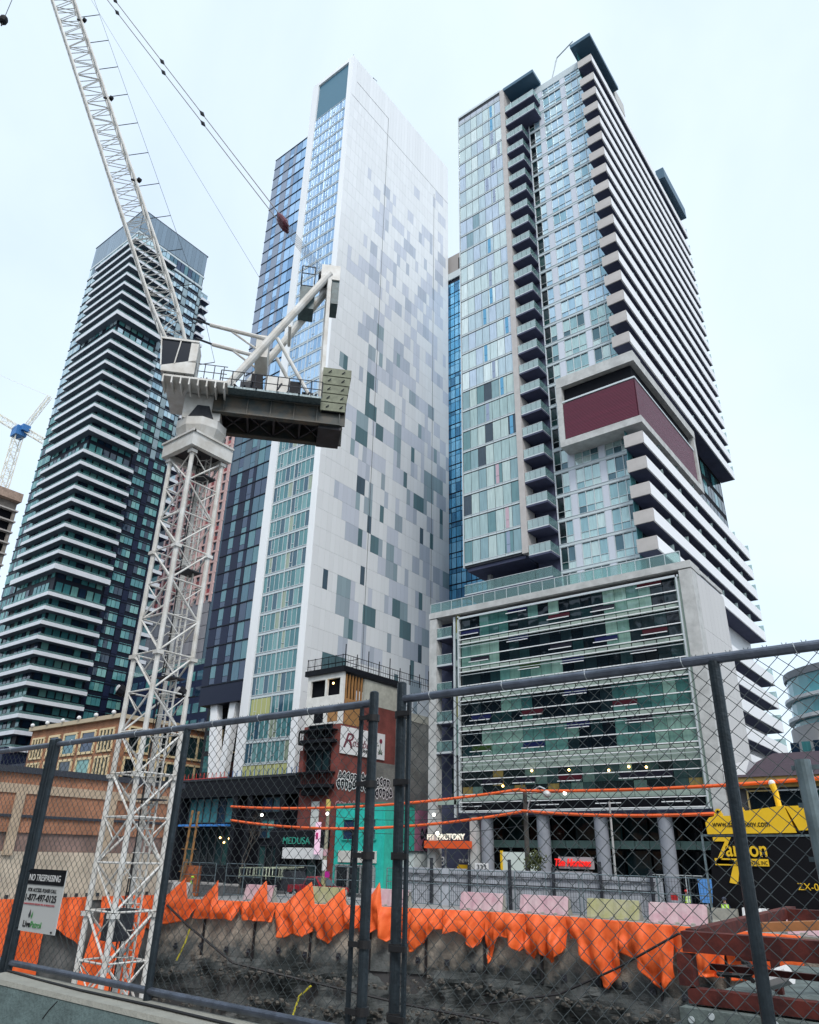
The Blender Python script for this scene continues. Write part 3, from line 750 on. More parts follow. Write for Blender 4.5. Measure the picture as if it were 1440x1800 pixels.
        for dz in (-.40, .08, 1.10): RD.add(gx1-gx0+.3, .09, .085, white, (gx0-.1, PY-.02, zf+dz))
        RD.add(gx1-gx0+.2, .06, .05, alu, (gx0-.1, PY-.02, zf-.72))
        i = rnd.randint(0, 2)
        while i < n-1:
            up_ = rnd.random() < .3; m = rnd.choice([STR[0], STR[1], STR[3], STR[3], STR[2], STR[0]])
            zz = zf+(2.05 if up_ else .62)
            CS.add(2*cw-.05, .05, .46, m, (gx0+i*cw, Yg-.05, zz)); RD.add(2*cw+.05, .07, .07, white, (gx0+i*cw-.05, PY-.02, zz-.08))
            i += rnd.choice([3, 4, 4, 5])
    for i in range(n):
        x = gx0+i*cw
        SPN.add(cw-.05, .05, 1.0, spandg, (x+.025, Yg-.02, 9.15))
        PP.add(cw-.04, .04, 1.3, G_podl, (x+.02, Yg, 7.75)); PP.add(cw-.04, .04, .68, G_podl, (x+.02, Yg, 7.05))
        SPN.add(cw-.05, .05, .5, spandg, (x+.025, Yg-.02, 6.45))
    MB().mat(dark).box(gx0, gx1, Yg+.05, Yg+.1, 5.5, 24.4).build('pane_backing', t)
    for i in (2, 5, 9, 14, 16):
        CS.add(2*cw-.05, .05, .42, rnd.choice(STR), (gx0+i*cw, Yg-.05, 7.95))
        RD.add(2*cw, .07, .07, white, (gx0+i*cw, PY-.02, 7.85))
    for zz in (9.05, 8.35, 7.0, 6.3, 5.55): RD.add(gx1-gx0+.3, .07, .07, white, (gx0-.1, PY-.02, zz))
    for i in (0, 7, 12, 17): RD.add(2*cw, .07, .07, white, (gx0+i*cw, PY-.02, 5.95))
    for p in (PP, SPN, CS, RD): p.flush()
    fr_ = MB().mat(alu).box(-41.72, -41.58, PY-.06, PY+.3, 5.45, 24.75).box(-41.72, -18.3, PY-.06, PY+.1, 24.4, 24.6).box(-18.55, -18.42, PY-.06, PY+.1, 5.45, 24.6).box(-41.72, -18.3, PY-.04, PY+.1, 5.42, 5.52)
    fr_.build('front_frame', t)
    MB().mat(spandg).box(-18.72, -18.2, PY+.2, PY+.5, 5.5, 24.6).build('end_panel', t)
    MB().mat(conc).box(-18.2, PX1, PY, 63.3, 3.5, 24.95).build('end_pier', t)
    wp = Pieces('end_wall_panel', t)
    for i in range(7):
        for k in range(5): wp.add(1.15, .05, 5.0, mat('end_wall_panel', (.52, .515, .51), .55, rnd=.02), (PX1, 63.34+i*1.165, -.2+k*5.02), SR)
    wp.flush()
    MB().mat(P1).box(-18.5, PX1-.06, 63.35, 71.4, -1, 25.0).build('end_wall', t)
    MB().mat(concd).box(-41.6, PX1-.2, PY+.2, 70, 5.2, 5.45).build('podium_soffit', t)
    m = MB().mat(mat('grey_round_column', (.24, .26, .30), .6, var=.06, scale=2))
    for x in (-39.2, -33.35, -27.9, -22.4):
        MB().mat(m.mats[0]).tube([(x, 62.9, GZ), (x, 62.9, 5.3)], .58, 20).build('column', t, smooth=False)
    SB = Pieces('shop_band', t)
    for i in range(18): SB.add(1.22, .06, .62, mat('teal_band', (.16, .27, .25), .4, rnd=.06), (-41.0+i*1.27, 64.6, 2.55))
    SB.flush()
    MB().mat(black).box(-41.2, -17.4, 66.5, 66.7, GZ, 5.3).build('shop_back_wall', t)
    SG = Pieces('shop_pane', t)
    for i in range(10): SG.add(2.1, .05, 3.7, G_dk, (-40.8+i*2.3, 65.6, GZ+.5)); SG.add(2.1, .05, 1.9, G_dk, (-40.8+i*2.3, 65.6, 3.3))
    SG.flush()
    for (x, z) in ((-36.4, .9), (-36.0, .6), (-35.7, 1.0), (-35.4, .5), (-35.1, .7), (-29.3, .55)):
        MB().mat(bulb).ball((x, 65.3, z), .10, 8, 5).build('shop_lamp', t)
    for (x, z, y) in ((-26.5, 8.6, 63), (-24.7, 8.8, 63), (-23.2, 8.7, 63), (-37.0, 7.7, 63), (-33.9, 8.9, 63), (-30.2, 8.8, 63)):
        MB().mat(bulb).ball((x, PY+.28, z), .10, 8, 5).build('ceiling_lamp', t)
    # gym entrance with its sign
    MB().mat(mat('orange_awning', (.75, .10, .02), .5)).box(-45.3, -40.45, 61.3, 62.2, 2.35, 3.0).build('awning', t)
    text('FIT FACTORY', 'sign_letters', t, (-45.0, 61.4, 3.1), 0, .72, signw, width=4.3, ext=.05, bold=.015)
    MB().mat(yellow).box(-43.4, -40.7, 64.1, 64.2, .3, 1.0).build('yellow_panel', t)
    text('THE FACTORY', 'window_letters', t, (-43.2, 64.05, 1.2), 0, .4, whites, width=2.2, ext=.01)
    MB().mat(conc).box(-40.75, -40.0, 62.3, 63, GZ, 5.2).build('entrance_pier', t)
    MB().mat(alu).box(-43.75, -43.6, 62.5, 62.6, GZ, 2.4).box(-41.1, -41.0, 62.5, 62.6, GZ, 2.4).build('door_frame', t)
    # coffee shop sign
    b = MB().mat(mat('sign_backing', (.34, .33, .35), .5)).box(-31.6, -28.4, 61.95, 62.05, .95, 1.85).box(-31.9, -28.6, 61.9, 62.0, .7, .76).build('shop_sign', t)
    text('Tim Hortons', 'shop_sign_letters', t, (-31.9, 61.9, 1.15), R(-1), .78, signr, width=3.3, ext=.06, bold=.02, shear=.25)
    b = MB().mat(whites).box(-39.9, -38.5, 61.8, 61.86, .55, 1.2).build('street_number', t)
    text('333', 'number_letters', t, (-39.7, 61.78, .68), 0, .55, black, width=1.0, ext=.01)
right_tower()
# ================================================================== FARTHER BUILDINGS
def slab_building(name, label, x0, x1, y0, y1, z1, gm, base, cw, ch, front=True, sidef=False, z0=0, mull=navyf):
    t = thing(name, label, 'building', ((x0+x1)/2, (y0+y1)/2, GZ))
    MB().mat(base).box(x0+.1, x1-.1, y0+.1, y1, GZ, z1).build('body', t)
    pp = Pieces('pane', t)
    z = z0
    while z < z1-ch:
        if front:
            x = x0
            while x < x1-cw*.5: pp.add(cw-.15, .08, ch*.62, gm, (x, y0, z)); pp.add(cw-.15, .08, ch*.25, gm, (x, y0, z+ch*.66)); x += cw
        if sidef:
            y = y0+.3
            while y < y1-cw: pp.add(cw-.15, .08, ch*.8, gm, (x1, y, z), SR); y += cw
        z += ch
    pp.flush()
    return t
t = slab_building('blue_glass_tower', 'slim bright blue glass tower in the gap between the two largest towers', -70.5, -60, 100, 118, 115.5, G_bl, navyf, 1.05, 3.0)
MB().mat(mat('roof_plant_grey', (.30, .28, .27), .7)).box(-70, -64.3, 100.4, 112, 115.5, 122).build('roof_plant', t)
MB().mat(dark).box(-66.5, -65.0, 100.3, 100.5, 117.5, 120.5).build('vent_opening', t)
MB().mat(spand).box(-70.6, -60, 99.8, 100.1, 114.8, 116.6).build('parapet', t)
for i in range(3): MB().mat(navyf).box(-70.5, -60, 99.9, 100.1, 8+i*12, 9.5+i*12).build('dark_band', t)
# pink lattice tower
t = thing('lattice_tower', 'distant tower gridded with pink and red frames above grey wrapped floors', 'building', (-165, 120, GZ))
MB().mat(mat('dusky_glass', (.05, .09, .13), .25)).box(-185, -151, 110.4, 135, GZ, 112).build('body', t)
fr = MB().mat(mat('pink_frame', (.62, .42, .40), .7, rnd=.1))
for k in range(17): fr.box(-184, -150.6, 110, 110.4, 62+k*3.0, 62.55+k*3.0)
for i in range(14): fr.box(-184+i*2.5, -183.2+i*2.5, 109.9, 110.4, 60, 111.5)
fr.build('pink_frame', t)
rp = Pieces('red_panel', t); rnd = random.Random(2)
for k in range(16):
    for i in range(13):
        if rnd.random() < .5: rp.add(1.6, .1, 1.2, mat('faded_red_panel', (.30, .06, .07), .7, rnd=.3), (-183.1+i*2.5, 110.2, 62.6+k*3))
rp.flush()
gp = Pieces('grey_panel', t)
for k in range(15):
    for i in range(22): gp.add(1.42, .15, 3.3, mat('grey_wrap', (.26, .26, .29), .7, rnd=.12), (-184+i*1.5, 110.1, 9+k*3.45))
gp.flush()
# unfinished tower at the far left with a small crane on top
t = thing('unfinished_tower', 'half built grey concrete tower with open floors beneath a distant crane', 'building', (-214, 70, GZ))
MB().mat(mat('raw_concrete', (.22, .20, .18), .9, var=.25, scale=.6)).box(-222, -207.5, 58, 80, GZ, 92.5).build('core', t)
sl = MB().mat(mat('slab_edge_concrete', (.42, .40, .38), .85)).box(-223, -205.8, 56, 80.3, -.2, .2).mesh('floor_slab')
for k in range(26): inst('floor_slab', sl, (0, 0, 89-3.3*k), t)
cm = MB().mat(mat('raw_concrete', (.2, .2, .2))).box(-206.9, -206.3, 0, .9, 0, 3).mesh('column')
for k in range(26):
    for y in (60, 66, 72, 79): inst('column', cm, (0, y, 86-3.3*k), t)
MB().mat(dark).box(-207.4, -207.2, 58, 79.5, 20, 89).build('dark_opening', t)
MB().mat(mat('edge_formwork', (.34, .25, .20), .9, var=.3)).box(-222, -205.7, 56, 80.4, 92.0, 94.6).build('formwork', t)
t = thing('distant_crane', 'small pale crane with a blue turntable far off above the unfinished tower', 'crane', (-210, 78, 94))
ym = mat('pale_yellow_steel', (.72, .70, .60), .6); bm_ = mat('blue_steel', (.03, .16, .42), .5)
def lattice(m, p, q, wd, seg, r, upv=(0, 0, 1)):
    p, q = Vector(p), Vector(q); d = (q-p); L_ = d.length; d.normalize(); a = d.cross(Vector(upv))
    if a.length < .01: a = Vector((1, 0, 0))
    a.normalize(); b = a.cross(d); n = max(1, int(L_/seg)); cs = []
    for sa, sb_ in ((-1, -1), (1, -1), (1, 1), (-1, 1)): cs.append((a*sa+b*sb_)*wd/2)
    for c in cs: m.bar(p+c, q+c, r*1.5)
    for i in range(n):
        s0, s1 = p+d*L_*i/n, p+d*L_*(i+1)/n
        for j in range(4):
            k = (j+1) % 4
            m.bar(s0+cs[j], s1+cs[k], r*.8) if i % 2 else m.bar(s0+cs[k], s1+cs[j], r*.8)
            m.bar(s0+cs[j], s0+cs[k], r*.7)
    return m
CX, CY = -210, 76
lattice(MB().mat(ym), (CX, CY, 93), (CX, CY, 113.5), 2.2, 2.2, .14).build('mast', t)
MB().mat(bm_).box(CX-1.8, CX+1.8, CY-1.6, CY+1.6, 113.5, 116.5).box(CX+.5, CX+2.8, CY-.5, CY+1.8, 115, 117).build('turntable', t)
lattice(MB().mat(ym), (CX-1, CY-1, 116.6), (CX-15, CY-13, 127), 1.8, 2.0, .12).build('jib', t)
lattice(MB().mat(ym), (CX+1, CY+1, 116), (CX+6.5, CY+5.5, 112.0), 1.5, 2.0, .12).build('counter_jib', t)
lattice(MB().mat(ym), (CX+1, CY+1, 117), (CX+4.5, CY+4, 128.5), 1.0, 2.0, .10).bar((CX+4.5, CY+4, 128.5), (CX-15, CY-13, 139), .08).build('stay', t)
# curved tower at the far right
t = thing('curved_tower', 'distant pale building with a curved turquoise glass roof storey at far right', 'building', (-15, 150, GZ))
pts = []
for i in range(13):
    a = math.pi*(1.0+.5*i/12*1.2); pts.append((-10+18.5*math.cos(a)*1.0, 152+14*math.sin(a)))
poly = pts+[(20, 170), (-28, 170)]
MB().mat(mat('pale_render', (.52, .50, .50), .7)).prism(poly, GZ, 23.5).build('body', t)
poly2 = [(x*.96-.4, y*.96+6) for x, y in poly]
MB().mat(mat('turquoise_glass', (.06, .32, .38), .12, spec=.8)).prism(poly2, 23.5, 32).build('glass_storey', t)
MB().mat(mat('slate_roof_edge', (.22, .24, .27), .6)).prism([(x*.98-.2, y*.98+3) for x, y in poly], 32, 33.2).build('roof', t)
MB().mat(white).prism([(x*1.0, y-.6) for x, y in poly], 28.0, 28.5).build('floor_band', t)
MB().mat(white).prism([(x*1.0, y-.6) for x, y in poly], 24.6, 25.2).build('floor_band', t)
wp = Pieces('window', t)
for k in range(6):
    for i in range(6): wp.add(1.3, .3, 2.1, G_ltl, (-26.8+i*1.9, 139.3-i*.9, 2+k*3.2))
wp.flush()
MB().mat(mat('pale_render', (.5, .5, .5))).box(-21, -12, 132, 140, GZ, 19).build('front_wing', t)
wp = Pieces('front_window', t)
for k in range(7):
    for i in range(6): wp.add(1.1, .1, 1.7, G_nbl if (i+k) % 3 else G_ltl, (-20.6+i*1.4, 131.9, .2+k*2.4))
wp.flush()

# ================================================================== STREET FRONTAGE
def windows_grid(t, name, m_glass, m_frame, x0, y, z0, wd, h, nx, nz, rot=FR, fw=.12, pf=None):
    """one window: frame with bars; panes are its sub-parts"""
    f = MB().mat(m_frame)
    for i in range(nx+1): f.box(i*wd/nx-fw/2, i*wd/nx+fw/2, -.14, .05, 0, h)
    for k in range(nz+1): f.box(-fw/2, wd+fw/2, -.12, .05, k*h/nz-fw/2, k*h/nz+fw/2)
    o = inst(name, f.mesh(name), (x0, y, z0), t, rot)
    pm = MB().mat(m_glass).box(fw/2, wd/nx-fw/2, 0, .04, fw/2, h/nz-fw/2).mesh('pane')
    for i in range(nx):
        for k in range(nz): sub('pane', pm, o, (i*wd/nx, 0, k*h/nz))
    return o
# brown brick warehouse with cream windows
t = thing('brick_warehouse', 'brown brick warehouse with cream window frames behind the crane mast', 'building', (-112, 70, GZ))
MB().mat(brickb).box(-124.6, -99.2, 60, 84, GZ, 18.9).build('wall', t)
MB().mat(mat('cornice_stone', (.48, .40, .28), .7)).box(-125.0, -98.8, 59.5, 84.3, 18.9, 19.5).build('cornice', t)
for i in range(6): MB().mat(whites).ball((-123.9+i*4.7, 59.4, 19.75), .32, 10, 6).build('cornice_lamp', t)
for i, (x, wd, nx) in enumerate(((-123.6, 3.6, 4), (-118.4, 3.0, 1), (-113.9, 3.6, 1), (-108.9, 3.8, 1), (-103.9, 3.6, 4))):
    windows_grid(t, 'window', G_dk if nx > 1 else G_nbl, cream, x, 59.95, 14.5, wd, 3.1, nx, 1, fw=.28 if nx > 1 else .34)
    windows_grid(t, 'window', G_dk if nx > 1 else G_ltl, cream, x, 59.95, 10.2, wd, 3.5, nx, 1, fw=.28 if nx > 1 else .34)
for i in range(4):
    for z in (10.2, 14.5): windows_grid(t, 'side_window', G_dk, cream, -99.15, 61.6+i*5.2, z, 3.8, 3.4, 2, 1, rot=SR, fw=.3)
# navy terrace block behind the warehouse
t = thing('navy_terrace_block', 'low navy block with glass terrace rail above the brick warehouse roof', 'building', (-120, 92, GZ))
MB().mat(navy).box(-141, -97, 86, 110, GZ, 34.5).build('body', t)
wp = Pieces('window', t)
for k in range(5):
    for i in range(18): wp.add(1.7, .08, 1.8, G_ltl if (i+k) % 3 == 0 else G_nbl, (-140+i*2.4, 85.92, 19+k*3.1))
wp.flush()
MB().mat(guard).box(-141, -97, 86.1, 86.14, 34.5, 35.6).build('terrace_glass', t)
MB().mat(navy).box(-139.5, -125.5, 62.5, 84, GZ, 14.5).build('lower_wing', t)
# low brick building whose underpinned wall faces the pit
t = thing('pit_side_brick_building', 'low orange brick wall on bare underpinned concrete at the left edge of the pit', 'building', (-52, 18, GZ))
XF = -46.0
MB().mat(bricko).box(-60, XF, -2, 33.4, 2.4, 5.6).build('brick_wall', t)
MB().mat(bricks('shaded_brick', (.26, .17, .15), (.22, .14, .12), (.27, .2, .17))).box(-60, XF-.12, -2, 33.3, 1.4, 2.4).build('lower_brick', t)
MB().mat(coping).box(-60, XF+.18, -2.2, 33.6, 5.6, 5.95).build('coping', t)
MB().mat(stone).box(XF, XF+.08, -2, 33.4, 4.5, 5.0).build('stone_band', t)
MB().mat(coping).box(XF, XF+.12, -2, 33.4, 3.2, 3.35).build('dark_ledge', t)
MB().mat(under).box(-60, XF+.02, -2, 33.35, -1.2, 1.4).build('underpinning', t)
for y in (8.6, 15.4, 22.0, 28.0, 32.6):
    MB().mat(stone).box(XF, XF+.16, y, y+.55, 1.2, 4.5).build('pilaster', t)
MB().mat(mat('pit_side_concrete', (.05, .055, .055), .95, col2=(.16, .16, .155), scale=.5, bump=.8, bscale=3)).box(-60, XF-.1, -2, 33.3, -12, -1.2).build('pit_side_face', t)
bolt = MB().mat(darkg).box(0, .08, -.09, .09, -.09, .09).mesh('anchor_bolt')
for i in range(24): inst('anchor_bolt', bolt, (XF+.02, 16.5+i*.7, -.9), t)
# black restaurant block
t = thing('black_restaurant_block', 'flat roofed black building with dark shopfronts below the white tower', 'building', (-73, 64, GZ))
MB().mat(black).box(-86, -61.8, 63.2, 65.9, GZ, 9.9).box(-86.2, -61.8, 62.0, 65.9, 7.8, 9.9).build('wall', t)
MB().mat(darkg).box(-86.3, -61.8, 61.9, 62.0, 9.75, 10.0).build('roof_edge', t)
for x0, wd, z0, h, nx, nz, g in ((-84.4, 8.6, 4.9, 2.8, 6, 1, G_ltl), (-84.0, 8.4, .2, 4.1, 6, 1, G_dk), (-70.5, 3.4, 3.2, 2.0, 3, 2, G_ltl), (-70.6, 3.6, 6.0, 1.6, 2, 1, G_nbl), (-70.4, 3.4, -1.2, 3.6, 3, 1, G_dk)):
    windows_grid(t, 'window', g, darkg, x0, 63.15, z0, wd, h, nx, nz, fw=.08)
for x in (-85.8, -74.8, -72.2, -66.6, -62.6):
    MB().mat(black).box(x, x+.8, 62.1, 63.1, GZ, 7.8).build('column', t)
MB().mat(mat('blue_canopy', (.04, .22, .62), .4)).box(-84.6, -75.4, 61.8, 63.1, 4.45, 4.68).build('canopy', t)
MB().mat(galv).box(-83, -60, 61.4, 61.5, -.05, .05).build('rail', t)
r_ = Pieces('roof_rail_bar', t)
for i in range(30): r_.add(.06, .06, .8, mat('red_rail', (.55, .05, .03), .5) if i < 12 else mat('blue_rail', (.05, .16, .4), .5), (-86+i*.8, 62.15, 9.95))
r_.flush()
MB().mat(red).box(-86.1, -76.5, 62.1, 62.2, 10.0, 10.12).build('red_roof_rail', t)
for x, z in ((-75.9, 3.1), (-76.8, 2.7), (-77.6, 3.2)): MB().mat(bulb).ball((x, 63.05, z), .11, 8, 5).build('wall_lamp', t)
# tall narrow house: bays on the front, sign and graffiti on the side
t = thing('narrow_brick_house', 'tall narrow brick house with black bay balconies and a white rose sign on its side', 'building', (-58.7, 67, GZ))
XS, YF = -55.8, 60.0
MB().mat(brickr).box(-61.4, XS-.02, YF+.02, 69.6, GZ, 17.3).build('brick_wall', t)
MB().mat(blockc).box(-61.4, XS-.06, 67.8, 79.5, GZ, 16.6).build('block_wall', t)
MB().mat(bricks('block_lower', (.21, .22, .20), (.17, .18, .17), (.14, .14, .14), bw=.4, rh=.2)).box(XS-.1, XS+.01, 64.6, 79.4, GZ, 11.2).build('block_side', t)
ft = MB().mat(mat('raw_white_board', (.68, .68, .65), .8, var=.08)).box(-61.4, XS, YF, 60.3, 14.6, 17.8).box(-61.4, XS, YF, 60.3, 19.7, 20.3).box(-61.4, -60.9, YF, 60.3, 17.8, 19.7).box(-58.6, -58.3, YF, 60.3, 17.8, 19.7).box(XS-.5, XS, YF, 60.3, 17.8, 19.7)
ft.build('top_front', t)
MB().mat(dark).box(-61.2, XS-.3, 60.6, 62.5, 15, 20).build('top_interior', t)
MB().mat(mat('pale_block', (.42, .43, .38), .85, var=.15)).box(XS-.25, XS, 63.6, 69.7, 17.3, 20.1).box(XS-.2, XS-.02, 69.7, 79, 16.6, 17.6).build('top_side', t)
MB().mat(hoist).box(XS-.3, XS+.02, 60.4, 63.4, 14.6, 17.4).build('plywood', t)
for i in range(6): MB().mat(hoist).box(XS-.2, XS, 60.5+i*.52, 60.65+i*.52, 17.4, 20.1).build('timber_stud', t)
MB().mat(bulb).ball((-57.9, 60.6, 19.3), .12, 8, 6).build('ceiling_lamp', t)
MB().mat(black).box(-61.7, XS+.25, 59.7, 70.5, 20.3, 20.9).build('roof_edge', t)
MB().mat(dark).box(-60.0, -58.6, 59.97, 60.05, 14.9, 16.3).mat(hoist).box(-57.9, -56.4, 59.97, 60.05, 14.9, 16.3).build('boarded_window', t)
rl = MB().mat(black)
for y in range(60, 80, 2): rl.bar((XS+.1, y, 20.9), (XS+.1, y, 22.6 if y % 4 else 23.4), .08)
for x in (-61.5, -60.4, -59.3, -58.2, -57.1, -56): rl.bar((x, 59.9, 20.9), (x, 59.9, 22.3), .07)
for z in (21.4, 22.2): rl.bar((XS+.1, 60, z), (XS+.1, 79, z), .06).bar((-61.6, 59.9, z), (XS+.1, 59.9, z), .06).bar((-61.6, 62.5, z), (-56, 62.5, z), .05)
for i in range(26): rl.bar((-61.5+i*.22, 59.9, 20.9), (-61.5+i*.22, 59.9, 22.2), .025)
for i in range(40): rl.bar((XS+.1, 60+i*.45, 20.9), (XS+.1, 60+i*.45, 22.2), .025)
rl.build('roof_railing', t)
def bay(z, hh, name):
    pts = [(-61.6, 60), (-61.6, 59.4), (-60.7, 58.7), (-57.2, 58.7), (-56.2, 59.4), (-56.2, 60)]
    o = MB().mat(black).prism(pts, z, z+.35).prism([(x*1.0, y) for x, y in pts], z+hh, z+hh+.12).prism([(-60.8, 60), (-60.4, 59.3), (-57.4, 59.3), (-57.0, 60)], z-.7, z).build(name, t)
    b = MB().mat(black)
    for (a, c), (d, e) in zip(pts[1:], pts[2:-1]):
        n = max(2, int(math.hypot(d-a, e-c)/.3))
        for i in range(n+1): b.bar((a+(d-a)*i/n, c+(e-c)*i/n, z+.3), (a+(d-a)*i/n, c+(e-c)*i/n, z+hh), .05)
    sub('baluster', b, o)
bay(12.6, 1.3, 'upper_balcony'); bay(8.0, 1.5, 'lower_balcony')
windows_grid(t, 'bay_window', G_dk, black, -60.4, 59.9, 9.8, 3.4, 2.6, 3, 1, fw=.12)
windows_grid(t, 'bay_window', G_dk, black, -60.4, 59.9, 13.3, 3.4, 1.3, 3, 1, fw=.12)
MB().mat(mat('white_door', (.6, .64, .62), .6)).box(-59.3, -58.2, 59.9, 60.0, 4.2, 6.7).build('door', t)
MB().mat(brickr).box(-61.4, -60.8, 59.6, 60, 9.3, 12).build('brick_pier', t)
s = MB().mat(whites).box(XS+.02, XS+.12, 60.0, 67.5, 11.5, 14.35).build('sign_board', t)
text('R', 'sign_initial', t, (XS+.14, 60.4, 12.15), SR, 2.3, mat('sign_plum', (.16, .03, .05), .6), width=1.7, ext=.01, shear=.35)
text('osebud', 'sign_script', t, (XS+.14, 61.9, 12.4), SR, 1.2, mat('sign_plum', (.16, .03, .05)), width=3.7, ext=.01, shear=.35)
text('CANNABIS', 'sign_caption', t, (XS+.14, 63.4, 11.95), SR, .42, black, width=2.0, ext=.01, bold=.01)
lf = MB().mat(mat('leaf_print', (.02, .06, .02), .6))
for a in range(-3, 4):
    an = R(90+a*32); L_ = .75-.1*abs(a); c = (XS+.14, 66.7, 12.1)
    q = (c[0], c[1]+math.cos(an)*L_, c[2]+math.sin(an)*L_)
    lf.quad(c, (c[0], (c[1]+q[1])/2-.06*math.sin(an), (c[2]+q[2])/2+.06*math.cos(an)), q, (c[0], (c[1]+q[1])/2+.06*math.sin(an), (c[2]+q[2])/2-.06*math.cos(an)))
for i in range(5): an = R(60*i); lf.quad((XS+.14, 66.0, 12.9), (XS+.14, 66.0+.4*math.cos(an), 12.9+.4*math.sin(an)), (XS+.14, 66.0+.4*math.cos(an+.4), 12.9+.4*math.sin(an+.4)))
lf.bar((XS+.14, 66.6, 12.4), (XS+.14, 66.75, 13.3), .03).build('sign_leaf', t)
MB().mat(mat('rose_print', (.20, .02, .05), .6)).ball((XS+.14, 66.75, 13.5), .27, 10, 6, (.1, 1, 1)).build('sign_rose', t)
def graffiti(t, y0, z, n, hgt, mo, mi, seed, X, wd=.62, name='graffiti'):
    rnd = random.Random(seed); g = MB().mat(mo); 
    for i in range(n):
        yc = y0+i*wd; zc = z+rnd.uniform(-.12, .12); ry, rz = wd*.56, hgt*.5*rnd.uniform(.85, 1.1)
        for (mm, k, off) in ((mo, 1.0, .015), (mi, .80, .022), (mo, .30, .028), (mi, .16, .034)):
            g.mat(mm); pts = []
            for a in range(14):
                an = 2*math.pi*a/14; w_ = 1+.16*math.sin(an*3+i+seed)
                pts.append((X+off+i*.0006, yc+ry*k*w_*math.cos(an), zc+rz*k*w_*math.sin(an)))
            g.quad(*pts)
    g.build(name, t)
graffiti(t, 60.3, 9.3, 8, 1.0, whites, black, 3, XS+.02); graffiti(t, 60.1, 8.4, 8, 1.1, whites, black, 5, XS+.05)
graffiti(t, 65.3, 9.1, 6, 1.1, whites, black, 8, XS+.02); graffiti(t, 65.2, 8.0, 7, 1.2, whites, black, 9, XS+.05)
graffiti(t, 60.2, 6.2, 8, 1.2, mat('pink_spray', (.45, .25, .28), .8), mat('plum_spray', (.20, .06, .07), .8), 12, XS+.02)
# shopfront of the narrow house
MB().mat(black).box(-64.6, -56.4, 59.2, 60, 2.3, 3.9).build('shop_fascia', t)
text('MEDUSA', 'neon_letters', t, (-62.4, 59.15, 2.55), 0, .95, neon, width=4.0, ext=.03)
MB().mat(whites).box(-62.3, -56.5, 59.1, 59.2, 1.15, 2.2).build('shop_board', t)
windows_grid(t, 'shop_window', G_dk, black, -62.2, 59.9, GZ+.3, 5.6, 2.6, 4, 1)
# turquoise house with pink mural wall behind
t = thing('turquoise_house', 'small bright turquoise two storey house beside the brick house', 'building', (-52.6, 62, GZ))
MB().mat(tealp).box(-55.7, -49.5, 60, 60.4, GZ, 6.3).build('front_wall', t)
MB().mat(tealp2).box(-55.6, -49.42, 60.4, 65.2, GZ, 6.25).build('side_wall', t)
MB().mat(mat('green_coping', (.02, .22, .18), .6)).box(-55.75, -49.35, 59.95, 65.2, 6.3, 6.42).build('parapet', t)
for x in (-54.6, -51.8): windows_grid(t, 'window', G_nbl, tealp2, x, 59.98, 3.0, 1.6, 1.9, 1, 2, fw=.1)
MB().mat(mat('shop_white_sign', (.60, .60, .56), .6, var=.1)).box(-55.0, -50.0, 59.85, 59.95, .95, 2.0).build('shop_sign', t)
windows_grid(t, 'shop_window', G_dk, mat('grey_frame', (.3, .3, .3)), -55.2, 59.95, GZ, 4.9, 2.5, 3, 1)
MB().mat(black).tube([(-49.36, 61.8, .2), (-49.36, 61.8, 3.2), (-49.3, 62.3, 3.8), (-49.3, 62.8, 3.2)], .06, 6).build('wall_pipe', t)
t = thing('pink_mural_building', 'low pink mural wall with black bubble graffiti in the alley by the podium', 'building', (-51, 71, GZ))
MB().mat(pinkw).box(-55, -49.4, 65.2, 79, 2.1, 6.0).build('mural_wall', t)
MB().mat(mat('grey_green_wall', (.28, .36, .34), .8, var=.1)).box(-55, -49.5, 65.2, 79, GZ, 2.1).build('lower_wall', t)
graffiti(t, 66.5, 3.6, 7, 1.6, mat('pink_spray2', (.40, .17, .28), .8), black, 15, -49.4, .75); graffiti(t, 66.8, 2.7, 6, 1.3, mat('pink_spray2', (.4, .17, .28)), black, 17, -49.37, .8)
text('98', 'painted_number', t, (-45.9+.0, 64.0, .9), 0, 1.1, whites, ext=.01)
t = thing('white_garage', 'small white block kiosk with an air vent below the pink mural', 'building', (-48.5, 65, GZ))
MB().mat(mat('white_block_wall', (.55, .60, .60), .8, var=.08)).box(-50.4, -47.2, 62.2, 65.1, GZ, 2.0).build('wall', t)
MB().mat(darkg).box(-48.3, -47.8, 62.1, 62.2, .9, 1.3).build('vent', t)
MB().mat(darkg).box(-50.6, -47.1, 62.0, 65.1, 2.0, 2.12).build('roof', t)
# small house at the right with a plum roof
t = thing('gabled_house', 'small house with plum hipped roof and ochre eaves at the right', 'building', (-9, 68, GZ))
MB().mat(mat('dark_house_wall', (.05, .05, .055), .7)).box(-16.4, 4, 62.4, 72, GZ, 6.8).build('wall', t)
MB().mat(mat('plum_roof', (.045, .028, .04), .7, var=.15, scale=4)).hexa([(-16.8, 61.6, 7.55), (5, 61.6, 7.55), (5, 73, 7.55), (-16.8, 73, 7.55), (-14.0, 65.5, 9.6), (2, 65.5, 9.6), (2, 69, 9.6), (-14.0, 69, 9.6)]).build('roof', t)
MB().mat(mat('ochre_eaves', (.32, .21, .06), .7)).box(-16.7, 4.9, 61.7, 73, 7.1, 7.55).box(-16.4, 4.5, 62.0, 72.4, 6.8, 7.1).build('eaves', t)
for i in range(8): windows_grid(t, 'window', G_dk, mat('ochre_frame', (.40, .30, .12), .6) if i == 0 else alu, -15.6+i*2.1, 62.35, 3.6, 1.9, 3.0, 1, 1, fw=.1)
